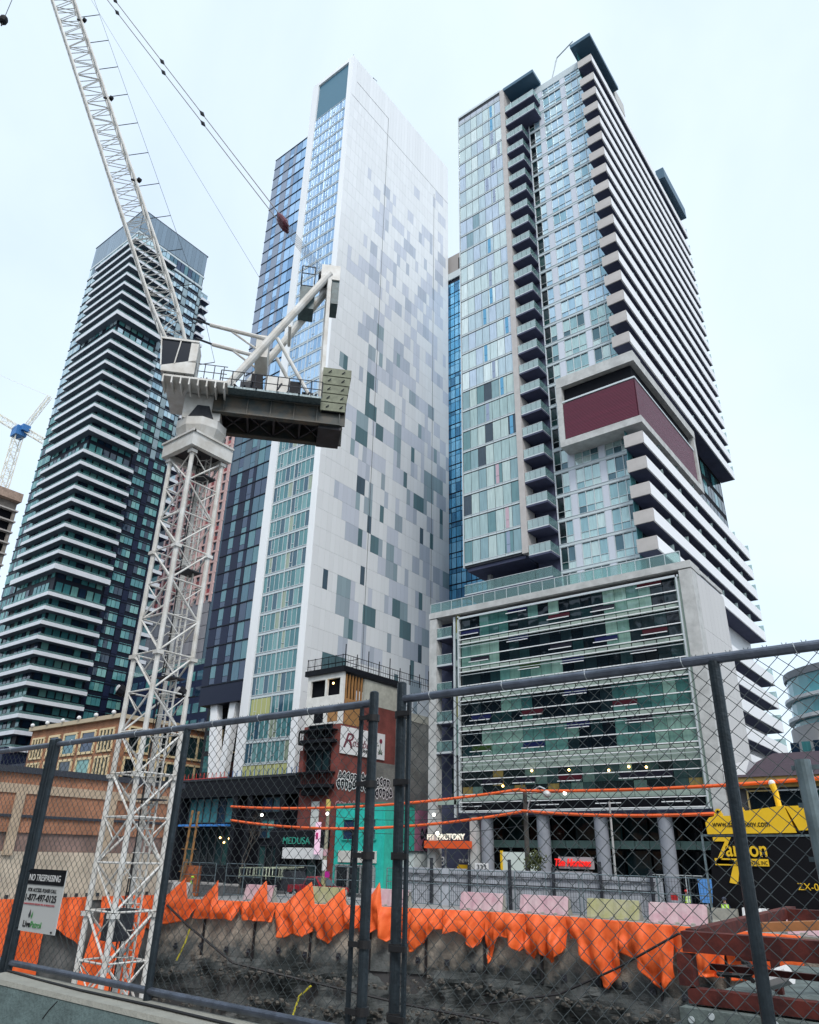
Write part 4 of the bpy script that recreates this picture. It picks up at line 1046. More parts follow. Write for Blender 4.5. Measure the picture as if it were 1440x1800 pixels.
MB().mat(guard_w).hexa([(-17.05, 62, 7.0), (-15.8, 62, 7.0), (-15.8, 66, 7.0), (-17.05, 66, 7.0), (-17.05, 62, 8.4), (-15.0, 62, 8.8), (-15.0, 66, 8.8), (-17.05, 66, 8.4)]).build('white_gutter_box', t)
# ================================================================== TOWER CRANE
def tower_crane():
    cx, cy = -31.9, 21.0
    t = thing('tower_crane', 'white luffing tower crane standing in the pit with raised lattice boom', 'crane', (cx, cy, -12))
    hw = 1.0
    C4 = [(cx-hw, cy-hw), (cx+hw, cy-hw), (cx+hw, cy+hw), (cx-hw, cy+hw)]
    secs = [-12, -6.4, -.8, 4.8, 10.4, 16.0, 21.6]
    for a, b in zip(secs, secs[1:]):
        s = MB().mat(shaft)
        for x, y in C4:
            s.tube([(x, y, a+.02), (x, y, b-.02)], .125, 8)
            s.box(x-.19, x+.19, y-.19, y+.19, b-.2, b-.02)
        o = s.build('mast_section', t)
        br = MB().mat(shaft); n = 3
        for j in range(4):
            (x0, y0), (x1, y1) = C4[j], C4[(j+1) % 4]
            for i in range(n):
                z0, z1 = a+(b-a)*i/n, a+(b-a)*(i+1)/n
                zm = (z0+z1)/2
                br.tube([(x0, y0, z0), (x1, y1, z1)] if (i+j) % 2 else [(x1, y1, z0), (x0, y0, z1)], .052, 6)
                br.tube([(x0, y0, z0+.02), (x1, y1, z0+.02)], .045, 6)
                br.tube([((x0+x1)/2, (y0+y1)/2, zm), (x1 if (i+j) % 2 == 0 else x0, y1 if (i+j) % 2 == 0 else y0, z1)], .032, 5)
        sub('lacing', br, o)
        if b > 0:
            MB().mat(darkg).box(cx-.1, cx+hw-.1, cy-.2, cy+hw-.15, b-1.1, b-1.04).build('rest_platform', t)
    ld = MB().mat(shaft)
    lx, ly = cx+.35, cy+.55
    ld.bar((lx-.22, ly, -12), (lx-.22, ly, 22), .07).bar((lx+.22, ly, -12), (lx+.22, ly, 22), .07)
    for i in range(100): ld.bar((lx-.22, ly, -11.8+i*.34), (lx+.22, ly, -11.8+i*.34), .035)
    for i in range(34):
        z = -11.5+i; ld.tube([(lx-.22, ly, z), (lx-.4, ly-.45, z), (lx, ly-.7, z), (lx+.4, ly-.45, z), (lx+.22, ly, z)], .022, 4)
    ld.build('ladder', t)
    for k, (dx, dy) in enumerate(((-.3, .3), (-.12, -.2), (.1, .1))):
        MB().mat(rubberb).tube([(cx+dx+.1*math.sin(z*.6+k), cy+dy, z) for z in range(-12, 23, 2)], .035, 5).build('hanging_cable', t)
    for x, y in ((C4[0][0]-.3, C4[0][1]), (C4[2][0]-.1, C4[1][1]+1.9)):
        m = MB().mat(black).tube([(x, y, 8.6), (x-.15, y-.25, 8.75)], [.26, .30], 10).bar((x, y, 8.3), (x, y, 8.8), .06).bar((x, y, 8.4), (x+.5, y+.3, 8.5), .06)
        o = m.build('floodlight', t); sub('lens', MB().mat(mat('lamp_lens', (.5, .5, .5), .1)).ball((x-.16, y-.27, 8.76), .2, 8, 5, (1, .4, 1)), o)
    # corner blocks, slewing frame
    fw_ = 1.38
    hf = MB().mat(shaft)
    hf.box(cx-fw_, cx+fw_, cy-fw_, cy-fw_+.3, 21.7, 22.6).box(cx-fw_, cx+fw_, cy+fw_-.3, cy+fw_, 21.7, 22.6).box(cx-fw_, cx-fw_+.3, cy-fw_+.3, cy+fw_-.3, 21.7, 22.6).box(cx+fw_-.3, cx+fw_, cy-fw_+.3, cy+fw_-.3, 21.7, 22.6)
    hf.box(cx-fw_-.08, cx+fw_+.08, cy-fw_-.08, cy-fw_+.1, 22.5, 22.62).box(cx+fw_-.1, cx+fw_+.08, cy-fw_, cy+fw_, 22.5, 22.62)
    hf.build('head_frame', t)
    MB().mat(shaftd).box(cx-fw_+.3, cx+fw_-.3, cy-fw_+.3, cy+fw_-.3, 22.0, 22.3).build('head_floor', t)
    MB().mat(shaft).tube([(cx, cy, 22.6), (cx, cy, 23.3)], [1.15, 1.45], 10).tube([(cx, cy, 23.3), (cx, cy, 23.8)], 1.45, 10).build('slewing_ring', t)
    ph = R(48); u = Vector((math.cos(ph), math.sin(ph), 0)); n = Vector((-u.y, u.x, 0)); Z = Vector((0, 0, 1)); c0 = Vector((cx, cy, 0))
    def P(a, b, z): return c0+u*a*.95+n*b+Z*z
    def obox(m, a0, a1, b0, b1, z0, z1):
        return m.hexa([P(a0, b0, z0), P(a1, b0, z0), P(a1, b1, z0), P(a0, b1, z0), P(a0, b0, z1), P(a1, b0, z1), P(a1, b1, z1), P(a0, b1, z1)])
    tw = obox(MB().mat(shaft), -1.1, 1.1, -1.1, -.9, 23.8, 25.4); obox(tw, -1.1, 1.1, .9, 1.1, 23.8, 25.4); obox(tw, -1.1, -.9, -.9, .9, 23.8, 25.4); obox(tw, .9, 1.1, -.9, .9, 23.8, 25.4)
    tw.mat(darkg).hexa([P(-.75, -1.13, 23.85), P(.75, -1.13, 23.85), P(.75, -1.1, 23.85), P(-.75, -1.1, 23.85), P(-.3, -1.13, 24.7), P(.4, -1.13, 24.7), P(.4, -1.1, 24.7), P(-.3, -1.1, 24.7)])
    tw.build('turntable', t)
    pf = obox(MB().mat(shaft), -2.3, 1.4, -2.5, 1.5, 25.5, 25.62)
    for i in range(8): obox(pf, -2.3+i*.5, -2.22+i*.5, -2.5, -1.25, 25.1, 25.5)
    pf.build('deck', t)
    # operator's cab, hung off the near side
    def cb(m, a0, a1, b0, b1, z0, z1): return obox(m, a0, a1, b0, b1, z0, z1)
    cab = MB().mat(shaft)
    a0, a1, b0, b1 = -2.45, -.55, -2.6, -1.3
    cab.hexa([P(a0, b0, 25.75), P(a1, b0, 25.75), P(a1, b1, 25.75), P(a0, b1, 25.75), P(a0-.05, b0, 26.1), P(a1, b0, 26.7), P(a1, b1, 26.7), P(a0-.05, b1, 26.1)])
    cb(cab, a1-.45, a1, b0, b1, 26.5, 27.9); cb(cab, a0-.35, a1, b0-.05, b1+.05, 27.9, 28.02)
    cab.bar(P(a0-.3, b0, 27.95), P(a0-.05, b0, 26.1), .07).bar(P(a0-.3, b1, 27.95), P(a0-.05, b1, 26.1), .07).bar(P(-1.6, b0, 27.9), P(-1.75, b0, 26.3), .06)
    o = cab.build('cab', t)
    gl = MB().mat(mat('cab_glass', (.005, .012, .024), .3, spec=.12))
    gl.hexa([P(a0, b0+.03, 26.1), P(a1-.45, b0+.03, 26.55), P(a1-.45, b1-.03, 26.55), P(a0, b1-.03, 26.1), P(a0-.25, b0+.03, 27.9), P(a1-.45, b0+.03, 27.9), P(a1-.45, b1-.03, 27.9), P(a0-.25, b1-.03, 27.9)])
    sub('cab_glass', gl, o)
    # counter jib: two beams, deck, handrail
    for s in (-1, 1):
        b = MB().mat(rustb); bb = s*1.15
        obox(b, .6, 8.6, bb-.05, bb+.05, 24.35, 25.45); obox(b, .6, 8.3, bb-.2, bb+.2, 24.3, 24.38); obox(b, .6, 8.6, bb-.2, bb+.2, 25.42, 25.5)
        for i in range(6): obox(b, 1.2+i*1.4, 1.26+i*1.4, bb-.18, bb+.18, 24.38, 25.42)
        b.build('counter_jib_beam', t)
    cx_ = MB().mat(shaftd)
    obox(cx_, .6, 8.0, -1.1, 1.1, 25.2, 25.26)
    for i in range(5): obox(cx_, 1.0+i*1.6, 1.12+i*1.6, -1.1, 1.1, 24.5, 25.2)
    for i in range(4): cx_.bar(P(1.0+i*1.6, -1.1, 24.5), P(2.6+i*1.6, 1.1, 24.5), .08).bar(P(1.0+i*1.6, 1.1, 24.5), P(2.6+i*1.6, -1.1, 24.5), .08)
    cx_.build('cross_bracing', t)
    dk = obox(MB().mat(gsteel), .9, 7.0, -2.0, -1.2, 25.55, 25.68); obox(dk, .9, 7.0, 1.2, 2.0, 25.55, 25.68); dk.build('walkway', t)
    hr = MB().mat(darkg)
    for s in (-1, 1):
        for i in range(10): hr.bar(P(.9+i*.68, s*1.98, 25.6), P(.9+i*.68, s*1.98, 26.7), .045)
        for z in (26.15, 26.7): hr.bar(P(.9, s*1.98, z), P(7.0, s*1.98, z), .04)
    hr.build('handrail', t)
    rail2 = MB().mat(darkg)
    for i in range(7): rail2.bar(P(-2.2+i*.55, -2.45, 25.6), P(-2.2+i*.55, -2.45, 26.6), .035)
    rail2.bar(P(-.4, -2.45, 26.6), P(1.3, -2.45, 26.6), .035).bar(P(-.4, -2.45, 26.1), P(1.3, -2.45, 26.1), .035)
    rail2.build('deck_rail', t)
    # winches
    w1 = obox(MB().mat(shaft), 3.5, 4.9, -1.0, .9, 26.1, 27.35); w1.build('winch_cover', t)
    w2 = obox(MB().mat(black), 2.6, 3.3, -1.0, .9, 25.6, 27.35); obox(w2, 5.0, 5.7, -1.0, .9, 25.6, 27.2); w2.build('radiator', t)
    w3 = obox(MB().mat(darkg), 2.0, 2.6, -1.1, .8, 25.6, 26.7); obox(w3, 5.8, 6.5, -.9, .6, 25.9, 26.6)
    for i in range(6): w3.tube([P(3.4+i*.5, -1.25, 25.9), P(3.4+i*.5, 1.0, 25.9)], .22, 8)
    for i in range(14):
        a_ = .9+i*.43; w3.bar(P(a_, -1.7+.5*math.sin(i*2.1), 25.7), P(a_+.2, -1.5+.6*math.sin(i*1.3), 26.0+.25*math.sin(i*3.3)), .09)
    for i in range(7): w3.tube([P(-1.9+i*.35, -1.6, 25.7), P(-1.7+i*.35, -1.3+.3*math.sin(i), 26.3), P(-1.4+i*.3, -.9, 25.8)], .035, 5)
    w3.build('winch', t)
    # counterweights
    cw = mat('counterweight_concrete', (.20, .215, .16), .85, var=.2, scale=2.5)
    for i in range(5): obox(MB().mat(cw), 7.0, 8.55+.06*i, -1.45, 1.45, 25.15+i*.62, 25.70+i*.62).build('counterweight', t)
    obox(MB().mat(shaftd), 7.0, 8.4, -1.1, 1.1, 24.1, 25.1).build('ballast_frame', t)
    obox(MB().mat(black), 7.1, 8.5, -1.38, 1.38, 25.1, 28.1).build('ballast_rack', t)
    lf_ = MB().mat(darkg)
    for i in range(5):
        for a in (7.35, 8.2): lf_.tube([P(a, -1.47, 25.35+i*.62), P(a+.18, -1.52, 25.5+i*.62)], .03, 5)
    lf_.build('lifting_loop', t)
    # A-frame
    ax, az = 6.9, 36.2
    for s in (-1, 1):
        MB().mat(shaft).tube([P(.9, s*1.15, 25.6), P(ax, s*.75, az)], .24, 10).build('a_frame_leg', t)
        MB().mat(shaft).bar(P(ax, s*.75, az), P(7.0, s*1.15, 25.6), .24, .2).build('back_stay', t)
        m = MB().mat(shaft).tube([P(3.9, s*1.0, 30.2), P(6.6, s*1.15, 25.7)], .12, 8); m.build('a_frame_strut', t)
        m = MB().mat(shaft).tube([P(3.6, s*1.0, 30.0), P(-.4, s*.95, 30.6)], .13, 8).tube([P(3.0, s*1.0, 29.0), P(1.0, s*.95, 30.3)], .07, 6)
        m.mat(darkg).tube([P(-.4, s*.95, 30.6), P(-1.5, s*.95, 30.9)], .07, 6); m.build('boom_buffer', t)
        m = MB().mat(shaft); obox(m, ax-.6, ax+.7, s*.75-.06, s*.75+.06, az-.5, az+.7); m.build('head_plate', t)
        MB().mat(shaft).bar(P(1.5, s*1.12, 26.9), P(1.9, s*1.15, 25.6), .2).build('leg_gusset', t)
    m = MB().mat(shaft); obox(m, 2.6, 3.4, -1.0, 1.0, 28.7, 30.3).tube([P(4.6, -1.0, 31.3), P(4.6, 1.0, 31.3)], .1, 8); m.build('cross_frame', t)
    m = MB().mat(mat('teal_machinery', (.05, .09, .10), .5, var=.3, scale=3)); obox(m, 5.0, 6.0, -.6, .7, 33.2, 35.0); obox(m, 7.1, 7.6, -.7, .7, 33.8, 36.4); m.build('sheave_box', t)
    m = MB().mat(darkg)
    for a, z in ((5.0, 35.0), (5.0, 36.0), (5.9, 36.0)): m.bar(P(a, -.9, z), P(a, .9, z), .05)
    for a in (5.0, 5.9):
        for s in (-.9, 0, .9): m.bar(P(a, s, 35.0), P(a, s, 36.4), .05)
    for s in (-.9, .9): m.bar(P(5.0, s, 36.4), P(5.9, s, 36.4), .05).bar(P(5.0, s, 35.8), P(5.9, s, 35.8), .05)
    for i in range(5): m.tube([P(6.3+.1*i, -.6, az+.1), P(6.3+.1*i, .6, az+.1)], .16, 8)
    m.build('head_platform', t)
    # boom
    el = R(66.8); bd = (-u*math.cos(el)+Z*math.sin(el)); bn = (u*math.sin(el)+Z*math.cos(el)); B0 = P(-.9, 0, 26.2)
    def Q(s, a, b): return B0+bd*s+n*a+bn*b
    wdt = lambda s: .45+.35*min(1, s/5); dep = lambda s: .22+.53*min(1, s/6)
    L = 48
    ends = [0, 7, 13, 19, 25, 31, 37, 43, 48]
    for a, b in zip(ends, ends[1:]):
        s = MB().mat(shaft)
        for sa in (-1, 1):
            for sb_ in (-1, 1):
                k = 4 if a == 0 else 1
                pts = [Q(a+(b-a)*i/k, sa*wdt(a+(b-a)*i/k), sb_*dep(a+(b-a)*i/k)) for i in range(k+1)]
                s.tube(pts, .082, 6)
        o = s.build('boom_section', t)
        lc = MB().mat(shaft); m_ = max(3, int((b-a)/1.45))
        for i in range(m_):
            s0, s1 = a+(b-a)*i/m_, a+(b-a)*(i+1)/m_
            q = [[Q(s_, sa*wdt(s_), sb_*dep(s_)) for sa, sb_ in ((-1, -1), (1, -1), (1, 1), (-1, 1))] for s_ in (s0, (s0+s1)/2, s1)]
            for j in range(4):
                k = (j+1) % 4
                lc.tube([q[0][j], q[1][k]], .034, 4, False).tube([q[1][k], q[2][j]], .034, 4, False)
            lc.tube([q[0][0], q[0][1]], .034, 4, False).tube([q[0][2], q[0][3]], .034, 4, False).tube([q[0][1], q[0][2]], .034, 4, False).tube([q[0][3], q[0][0]], .034, 4, False)
        sub('lacing', lc, o)
    # wire stand-offs and ladder line along the boom's back
    so_ = MB().mat(darkg); tips = []
    for i in range(14):
        s = 1.5+i*2.9; p = Q(s, -wdt(s), dep(s)); q = p+(u*.9-n*.2)*1.5+Z*.25; so_.tube([p, q], .03, 4); tips.append(q)
    so_.build('wire_stand_off', t)
    MB().mat(galv).tube(tips, .012, 4).build('guide_wire', t)
    for s in (16.5, 24.5, 33): 
        p = Q(s, -wdt(s), dep(s)); MB().mat(black).bar(p+u*.2, p+u*.3-Z*1.4+bd*1.6, .1).box(p.x, p.x+.25, p.y, p.y+.25, p.z, p.z+.2).build('boom_fitting', t)
    # pendants from the A-frame head to the boom tip
    tip = Q(L, 0, dep(L))
    pr_ = Vector(P(6.6, 0, az+.3)); 
    A = pr_+(tip-pr_)*.125
    for s in (-1, 1):
        MB().mat(mat('pendant_rope', (.10, .10, .11), .5)).tube([A+n*s*.35, tip+n*s*.5], .033, 5).build('pendant', t)
        for f in (.30, .46, .66):
            q = A+(tip-A)*f+n*s*(.35+.15*f); d = (tip-A).normalized()
            MB().mat(darkg).tube([q-d*.35, q, q+d*.35], [.03, .15, .03], 6).build('rope_coupling', t)
    m = MB().mat(mat('rope_grey', (.25, .27, .30), .5))
    for i in range(7): m.tube([P(6.6, -.6+i*.2, az+.3), A+n*(-.45+i*.15)], .018, 4)
    m.build('luffing_rope', t)
    d = (tip-A).normalized()
    mm = MB().mat(mat('maroon_block', (.10, .015, .03), .5)); 
    for s in (-.28, 0, .28): mm.tube([A-d*.6+n*s, A-d*.2+n*s, A+d*.3+n*s, A+d*.75+n*s], [.10, .22, .20, .08], 8)
    mm.build('bridle_block', t)
    MB().mat(mat('rope_grey', (.25, .27, .30))).tube([P(4.2, 0, 32.5), Q(40, 0, dep(40))+bn*.8, Q(L, 0, .4)], .013, 4).build('hoist_rope', t)
    hk = Q(L+2, 0, 0)
    # anchor base
    MB().mat(conc).box(cx-3, cx+3, cy-3, cy+3, -12.3, -11.9).build('footing', t)
    MB().mat(darkg).box(cx-.3, cx+.6, cy-.6, cy+.3, -1.9, -.7).build('control_box', t)
tower_crane()
t = thing('crane_hook_block', 'small dark hook block hanging from a wire in the open sky', 'hook', (-37.5, 6, 47.9))
MB().mat(black).ball((-37.5, 6.0, 47.9), .26, 10, 6, (1, 1, 1.4)).build('block', t)
MB().mat(darkg).tube([(-37.5, 6.0, 48.2), (-37.5, 6.0, 70)], .02, 4).build('wire', t)
MB().mat(rubberb).tube([(-37.5, 6.0, 47.6), (-37.5, 6.0, 47.35), (-37.38, 6.0, 47.2), (-37.3, 6.0, 47.35)], .04, 5).build('hook', t)

# ================================================================== PIT WALL
mbw = MB().mat(pitm)
top, bot = -1.25, -12
def wall_strip(mb_, z0, z1, off0, off1, nz, amp, seed):
    xs = [-46.1+i*.5 for i in range(int(86/.5)+1)]; i0 = len(mb_.v)
    for k in range(nz+1):
        z = z0+(z1-z0)*k/nz; off = off0+(off1-off0)*k/nz
        for x in xs:
            d = amp*(noise.noise(Vector((x*.35, z*.5, seed)))+.6*noise.noise(Vector((x*1.2, z*1.6, seed+5))))
            mb_.v.append((x, edge_y(x)-off-d, z))
    w_ = len(xs)
    for k in range(nz):
        for i in range(w_-1):
            a = i0+k*w_+i; mb_.f.append((a, a+1, a+w_+1, a+w_)); mb_.m.append(mb_.mi)
wall_strip(mbw, bot, -4.3, .75, .16, 44, .7, 1.0)
o = struct('pit_wall', mbw)
mbw = MB().mat(pitm); wall_strip(mbw, -4.6, top, .12, .05, 8, .05, 3.0)
struct('pit_capping_wall', mbw)
mbw = MB().mat(rubble); rnd = random.Random(77)
for i in range(1500):
    x = rnd.uniform(-45, 8); z = rnd.choice([-5.1, -6.6, -8.8])+rnd.gauss(0, .16)+.35*noise.noise(Vector((x*.2, 0, 4))); s_ = rnd.uniform(.05, .22); y = edge_y(x)-.55-rnd.random()*.35
    mbw.bar((x, y, z), (x+s_*rnd.uniform(.5, 2), y-s_*.4, z+s_*rnd.uniform(-.5, .5)), s_, s_*.6)
o = mbw.build('wall_debris'); o['kind'] = 'stuff'
rnd = random.Random(4)
plate = MB().mat(darkg).box(-.16, .16, -.04, 0, -.16, .16).tube([(0, -.04, 0), (0, -.22, -.03)], .05, 6).mesh('anchor_plate')
pt = thing('shoring_anchors', 'row of steel anchor plates bolted along the stained pit wall', 'anchor plates', (-20, 40, -4))
x = -44.5
while x < 4:
    inst('anchor_plate', plate, (x, edge_y(x)-.22, -4.25+rnd.uniform(-.1, .1)-.01*x), pt); x += rnd.choice([1.5, 1.7, 1.9])
sj = MB().mat(rubberb)
for i in range(13): xx = -43+i*3.4; sj.box(xx, xx+.12, edge_y(xx)-.26, edge_y(xx)-.15, -4.5, -1.4)
sj.build('steel_pile_flange', pt)
hose = MB().mat(rubberb).tube([(-45.6, 32.6, -1.1), (-43, 33.2, -2.6), (-39.5, 34.2, -4.4), (-36, 36.4, -5.1), (-30, 38.6, -5.9), (-24.5, 40.0, -6.3)], .07, 6)
tag(hose.build('hose'), 'black hose sagging across the dark pit wall', 'hose')
hose = MB().mat(rubberb).tube([(-25.5, 39.9, -5.6), (-21, 40.4, -4.7), (-17.5, 40.0, -3.2), (-14.2, 39.8, -1.5), (-12.2, 39.7, -1.2)], .06, 6)
tag(hose.build('hose'), 'black hose rising to the right over the orange tarps', 'hose')
hose = MB().mat(mat('yellow_rope', (.60, .55, .05), .6)).tube([(-35.3, 36.7, -5.4), (-36.1, 36.6, -6.0), (-36.5, 36.4, -7.4), (-36.2, 36.4, -7.8)], .06, 6)
tag(hose.build('rope'), 'short yellow strap hanging near the foot of the pit wall', 'rope')
hose = MB().mat(mat('yellow_rope', (.6, .55, .05))).tube([(-43.2, 33.6, -2.7), (-43.4, 33.5, -3.6), (-43.9, 33.4, -4.6)], .05, 6)
tag(hose.build('rope'), 'thin yellow strap hanging below the first bunched tarp', 'rope')
gr = MB().mat(foliage); rnd = random.Random(9)
for i in range(2600):
    x = rnd.uniform(-40, -16); z = -9.3+rnd.gauss(0, .5)+(-.04)*(x+28); y = edge_y(x)-.9-rnd.random()*.5
    a = Vector((rnd.uniform(-1, 1), rnd.uniform(-1, .2), rnd.uniform(-.2, 1)))*.16; b = Vector((rnd.uniform(-1, 1), 0, rnd.uniform(-1, 1)))*.08
    c = Vector((x, y, z)); gr.quad(c, c+a+b, c+a*1.8, c+a-b)
o = gr.build('moss'); o['kind'] = 'stuff'

# orange tarpaulins hung over the edge, each bunched its own way
def tarp(x0, x1, tips, peak=None, seed=0, label='', depth0=.3, edge=None, zt=-1.2, base=.7):
    nu, nv = 48, 34; v = []; f = []
    W = x1-x0; ph_ = seed*1.7
    def bottom(uu):
        d = base
        for (uc, dd, ww) in tips:
            q = max(0, 1-(abs(uu-uc)/ww)**1.25); d = max(d, base+(dd*.66-base)*q)
        return d
    for k in range(nv+1):
        vv = k/nv
        for i in range(nu+1):
            uu = i/nu; x = x0+W*uu; dp = bottom(uu)
            tz = 0
            if peak:
                pu, pz, pw = peak; tz = pz*max(0, 1-abs(uu-pu)/(pw*.75 if uu < pu else pw*.10))
            z = zt+tz-(dp+tz)*vv
            # material gathers towards the tips as it falls
            for (uc, dd, ww) in tips: x += (x0+W*uc-x)*.30*vv*max(0, 1-abs(uu-uc)/(ww*1.3))
            fold = .16*math.sin(uu*15+ph_+3*vv*math.sin(seed))*(.25+vv)+.10*math.sin(uu*31+ph_*2+5*vv)*vv
            cr_ = .20*noise.noise(Vector((x*1.1+seed*7, z*.9, seed)))+.30*abs(noise.noise(Vector((x*1.5+z*.5, z*.8-x*.4, seed+3.3))))+.08*abs(noise.noise(Vector((x*4.1-z*1.5, z*1.6, seed+8))))
            puff = .26*math.sin(math.pi*min(1, vv*1.05))*math.sin(math.pi*uu)
            y = (edge(x) if edge else edge_y(x))-depth0-puff-fold-cr_*1.2*(.15+vv)-.22*math.sin(math.pi*uu)
            z += .10*noise.noise(Vector((x*1.5, seed, vv*3)))*vv
            v.append((x, y, z))
    for k in range(nv):
        for i in range(nu):
            a = k*(nu+1)+i; f.append((a, a+1, a+nu+2, a+nu+1))
    me = bpy.data.meshes.new('tarp'); me.from_pydata(v, [], f); me.materials.append(orange); me.polygons.foreach_set('use_smooth', [True]*len(f)); me.update()
    o = bpy.data.objects.new('orange_tarp', me); COL.objects.link(o)
    md = o.modifiers.new('th', 'SOLIDIFY'); md.thickness = .02
    return tag(o, label, 'tarpaulin', 'orange tarps over the pit edge')
T = [(-47.0, -43.6, [(.3, 2.7, .45), (.62, 2.2, .4)], (.80, 1.25, .45), 'orange tarp with a tall peak and a low bulging belly, first past the crane mast'),
     (-43.6, -40.6, [(.5, 1.5, .7)], (.48, 1.15, .4), 'tightly crumpled orange tarp with a short peak, above the two bolted slabs'),
     (-40.6, -38.2, [(.6, 1.5, .7)], (.72, 1.25, .5), 'crumpled orange tarp with a peak leaning to its right edge'),
     (-38.2, -35.8, [(.3, 2.9, .5), (.75, 2.7, .4)], (.84, 1.25, .75), 'orange tarp with a long diagonal peak and a rounded knotted belly'),
     (-35.8, -33.4, [(.3, 3.2, .45), (.8, 2.0, .4)], (.66, .95, .55), 'orange tarp with a low peak and a white scrap near its fold'),
     (-33.4, -30.9, [(.2, 2.9, .3), (.75, 2.8, .35)], (.55, 1.35, .5), 'orange tarp with two hanging corners left of the paired gate posts'),
     (-30.9, -28.2, [(.35, 3.4, .5)], None, 'star creased orange tarp seen between the paired gate posts'),
     (-28.2, -25.8, [(.12, 1.8, .25), (.72, 2.8, .38)], None, 'small orange tarp with a dangling tail right of the gate posts'),
     (-25.8, -23.3, [(.08, 3.9, .3), (.5, 1.9, .4), (.85, 2.8, .35)], None, 'orange tarp gathered into two tails with a notch between'),
     (-23.3, -20.9, [(.1, 3.3, .35), (.6, 3.4, .55)], None, 'orange tarp hanging as a smooth pouch'),
     (-20.9, -17.7, [(.15, 1.5, .25), (.72, 4.7, .62)], None, 'wide orange tarp drawn down to one long pointed tail'),
     (-17.7, -14.8, [(.2, 2.5, .4), (.72, 4.4, .62)], None, 'wide orange tarp crossed by a black hose and pulled to a lower corner'),
     (-14.8, -12.2, [(.5, 2.6, .8)], None, 'flat orange tarp left of the rust red frame', ),
     (-12.2, -8.8, [(.4, 2.9, .6)], None, 'orange tarp showing through the rust red frame')]
for i, (a, b, tips, pk, lb) in enumerate(T): tarp(a-.08, b+.08, tips, pk, i+1.3, lb, base=1.05 if i not in (12, 13) else 2.0)
# the tarps down the left side of the pit
def side_tarp(y0, y1, d0, d1, label, seed, X=-45.9):
    nu, nv = 22, 26; v = []; f = []
    for k in range(nv+1):
        for i in range(nu+1):
            uu, vv = i/nu, k/nv; y = y0+(y1-y0)*uu; z = -1.0-(d0+(d1-d0)*uu)*vv
            xx = X+.25+.10*math.sin(uu*16+seed)+.2*noise.noise(Vector((y*.9, z*.7, seed)))+.12*vv
            v.append((xx, y+.25*vv*noise.noise(Vector((seed, z, 1))), z))
    for k in range(nv):
        for i in range(nu): a = k*(nu+1)+i; f.append((a, a+1, a+nu+2, a+nu+1))
    me = bpy.data.meshes.new('tarp'); me.from_pydata(v, [], f); me.materials.append(orange); me.polygons.foreach_set('use_smooth', [True]*len(f)); me.update()
    o = bpy.data.objects.new('orange_tarp', me); COL.objects.link(o); tag(o, label, 'tarpaulin', 'orange tarps over the pit edge')
side_tarp(16.5, 25.3, 9, 9, 'long flat orange sheet behind the no trespassing sign', 1.0)
side_tarp(25.3, 27.6, 1.2, 2.6, 'short orange tarp just right of the no trespassing sign', 2.0)
side_tarp(28.6, 33.0, 2.1, 1.4, 'short crumpled orange tarp behind the crane mast', 3.0)
def mast_tarp():
    nu, nv = 18, 22; v = []; f = []
    for k in range(nv+1):
        for i in range(nu+1):
            uu, vv = i/nu, k/nv
            v.append((-45.45+.15*math.sin(uu*12)+.2*noise.noise(Vector((uu*3, vv*5, 4)))+.9*uu, 28.2+3.1*uu-1.0*vv, -2.4-7.4*vv))
    for k in range(nv):
        for i in range(nu): a = k*(nu+1)+i; f.append((a, a+1, a+nu+2, a+nu+1))
    me = bpy.data.meshes.new('tarp'); me.from_pydata(v, [], f); me.materials.append(orange); me.polygons.foreach_set('use_smooth', [True]*len(f)); me.update()
    o = bpy.data.objects.new('orange_tarp', me); COL.objects.link(o); tag(o, 'long narrow orange sheet hanging behind the foot of the crane mast', 'tarpaulin', 'orange tarps over the pit edge')
mast_tarp()
# ================================================================== STREET ACROSS THE PIT
def jersey(m, x0, x1, yc, z0, h=.85):
    pr = [(-.30, 0), (.30, 0), (.30, .08), (.12, .35), (.09, h), (-.09, h), (-.12, .35), (-.30, .08)]
    i = len(m.v)
    for x in (x0, x1): m.v += [(x, yc+a, z0+b) for a, b in pr]
    k = len(pr)
    for j in range(k): m.f.append((i+j, i+(j+1) % k, i+k+(j+1) % k, i+k+j)); m.m.append(m.mi)
    m.f.append(tuple(range(i, i+k))[::-1]); m.f.append(tuple(range(i+k, i+2*k))); m.m += [m.mi]*2
    return m
ZB = -1.22
mb = MB().mat(pave)
mb.prism([(x, y-.05) for x, y in EDGE[:-1]]+[(12, 39.1), (12, 46)]+[(-46.2, 46)], GZ-.3, ZB)
struct('pit_edge_apron', mb)
bars_ = [(-49.9, -47.0, barr, 'bare concrete barrier beside the lime helmet worker'), (-46.3, -44.4, whites, 'concrete barrier fronted with a plain white board'),
         (-41.5, -38.8, pinks, 'concrete barrier wrapped in pink sheet in front of the red pickup'), (-37.4, -34.4, yels, 'concrete barrier wrapped in yellow green sheet left of the gate posts'),
         (-33.9, -30.6, pinks, 'concrete barrier wrapped in pale pink sheet behind the paired gate posts'), (-28.0, -25.0, pinks, 'pink wrapped barrier in front of the grey hoarding nearest the garage'),
         (-24.2, -21.1, pinks, 'pink wrapped barrier with a diagonal crease below the lamp pole'), (-19.9, -16.9, yels, 'yellow green wrapped barrier with a bright corner'),
         (-16.2, -13.2, pinks, 'pink wrapped barrier at the end of the grey hoarding'), (-11.4, -10.2, whites, 'white boarded barrier below the seated worker'),
         (-9.4, -6.2, pinks, 'long pink wrapped barrier in front of the black machine'), (-12.9, -11.7, barr, 'bare concrete barrier left of the white board')]
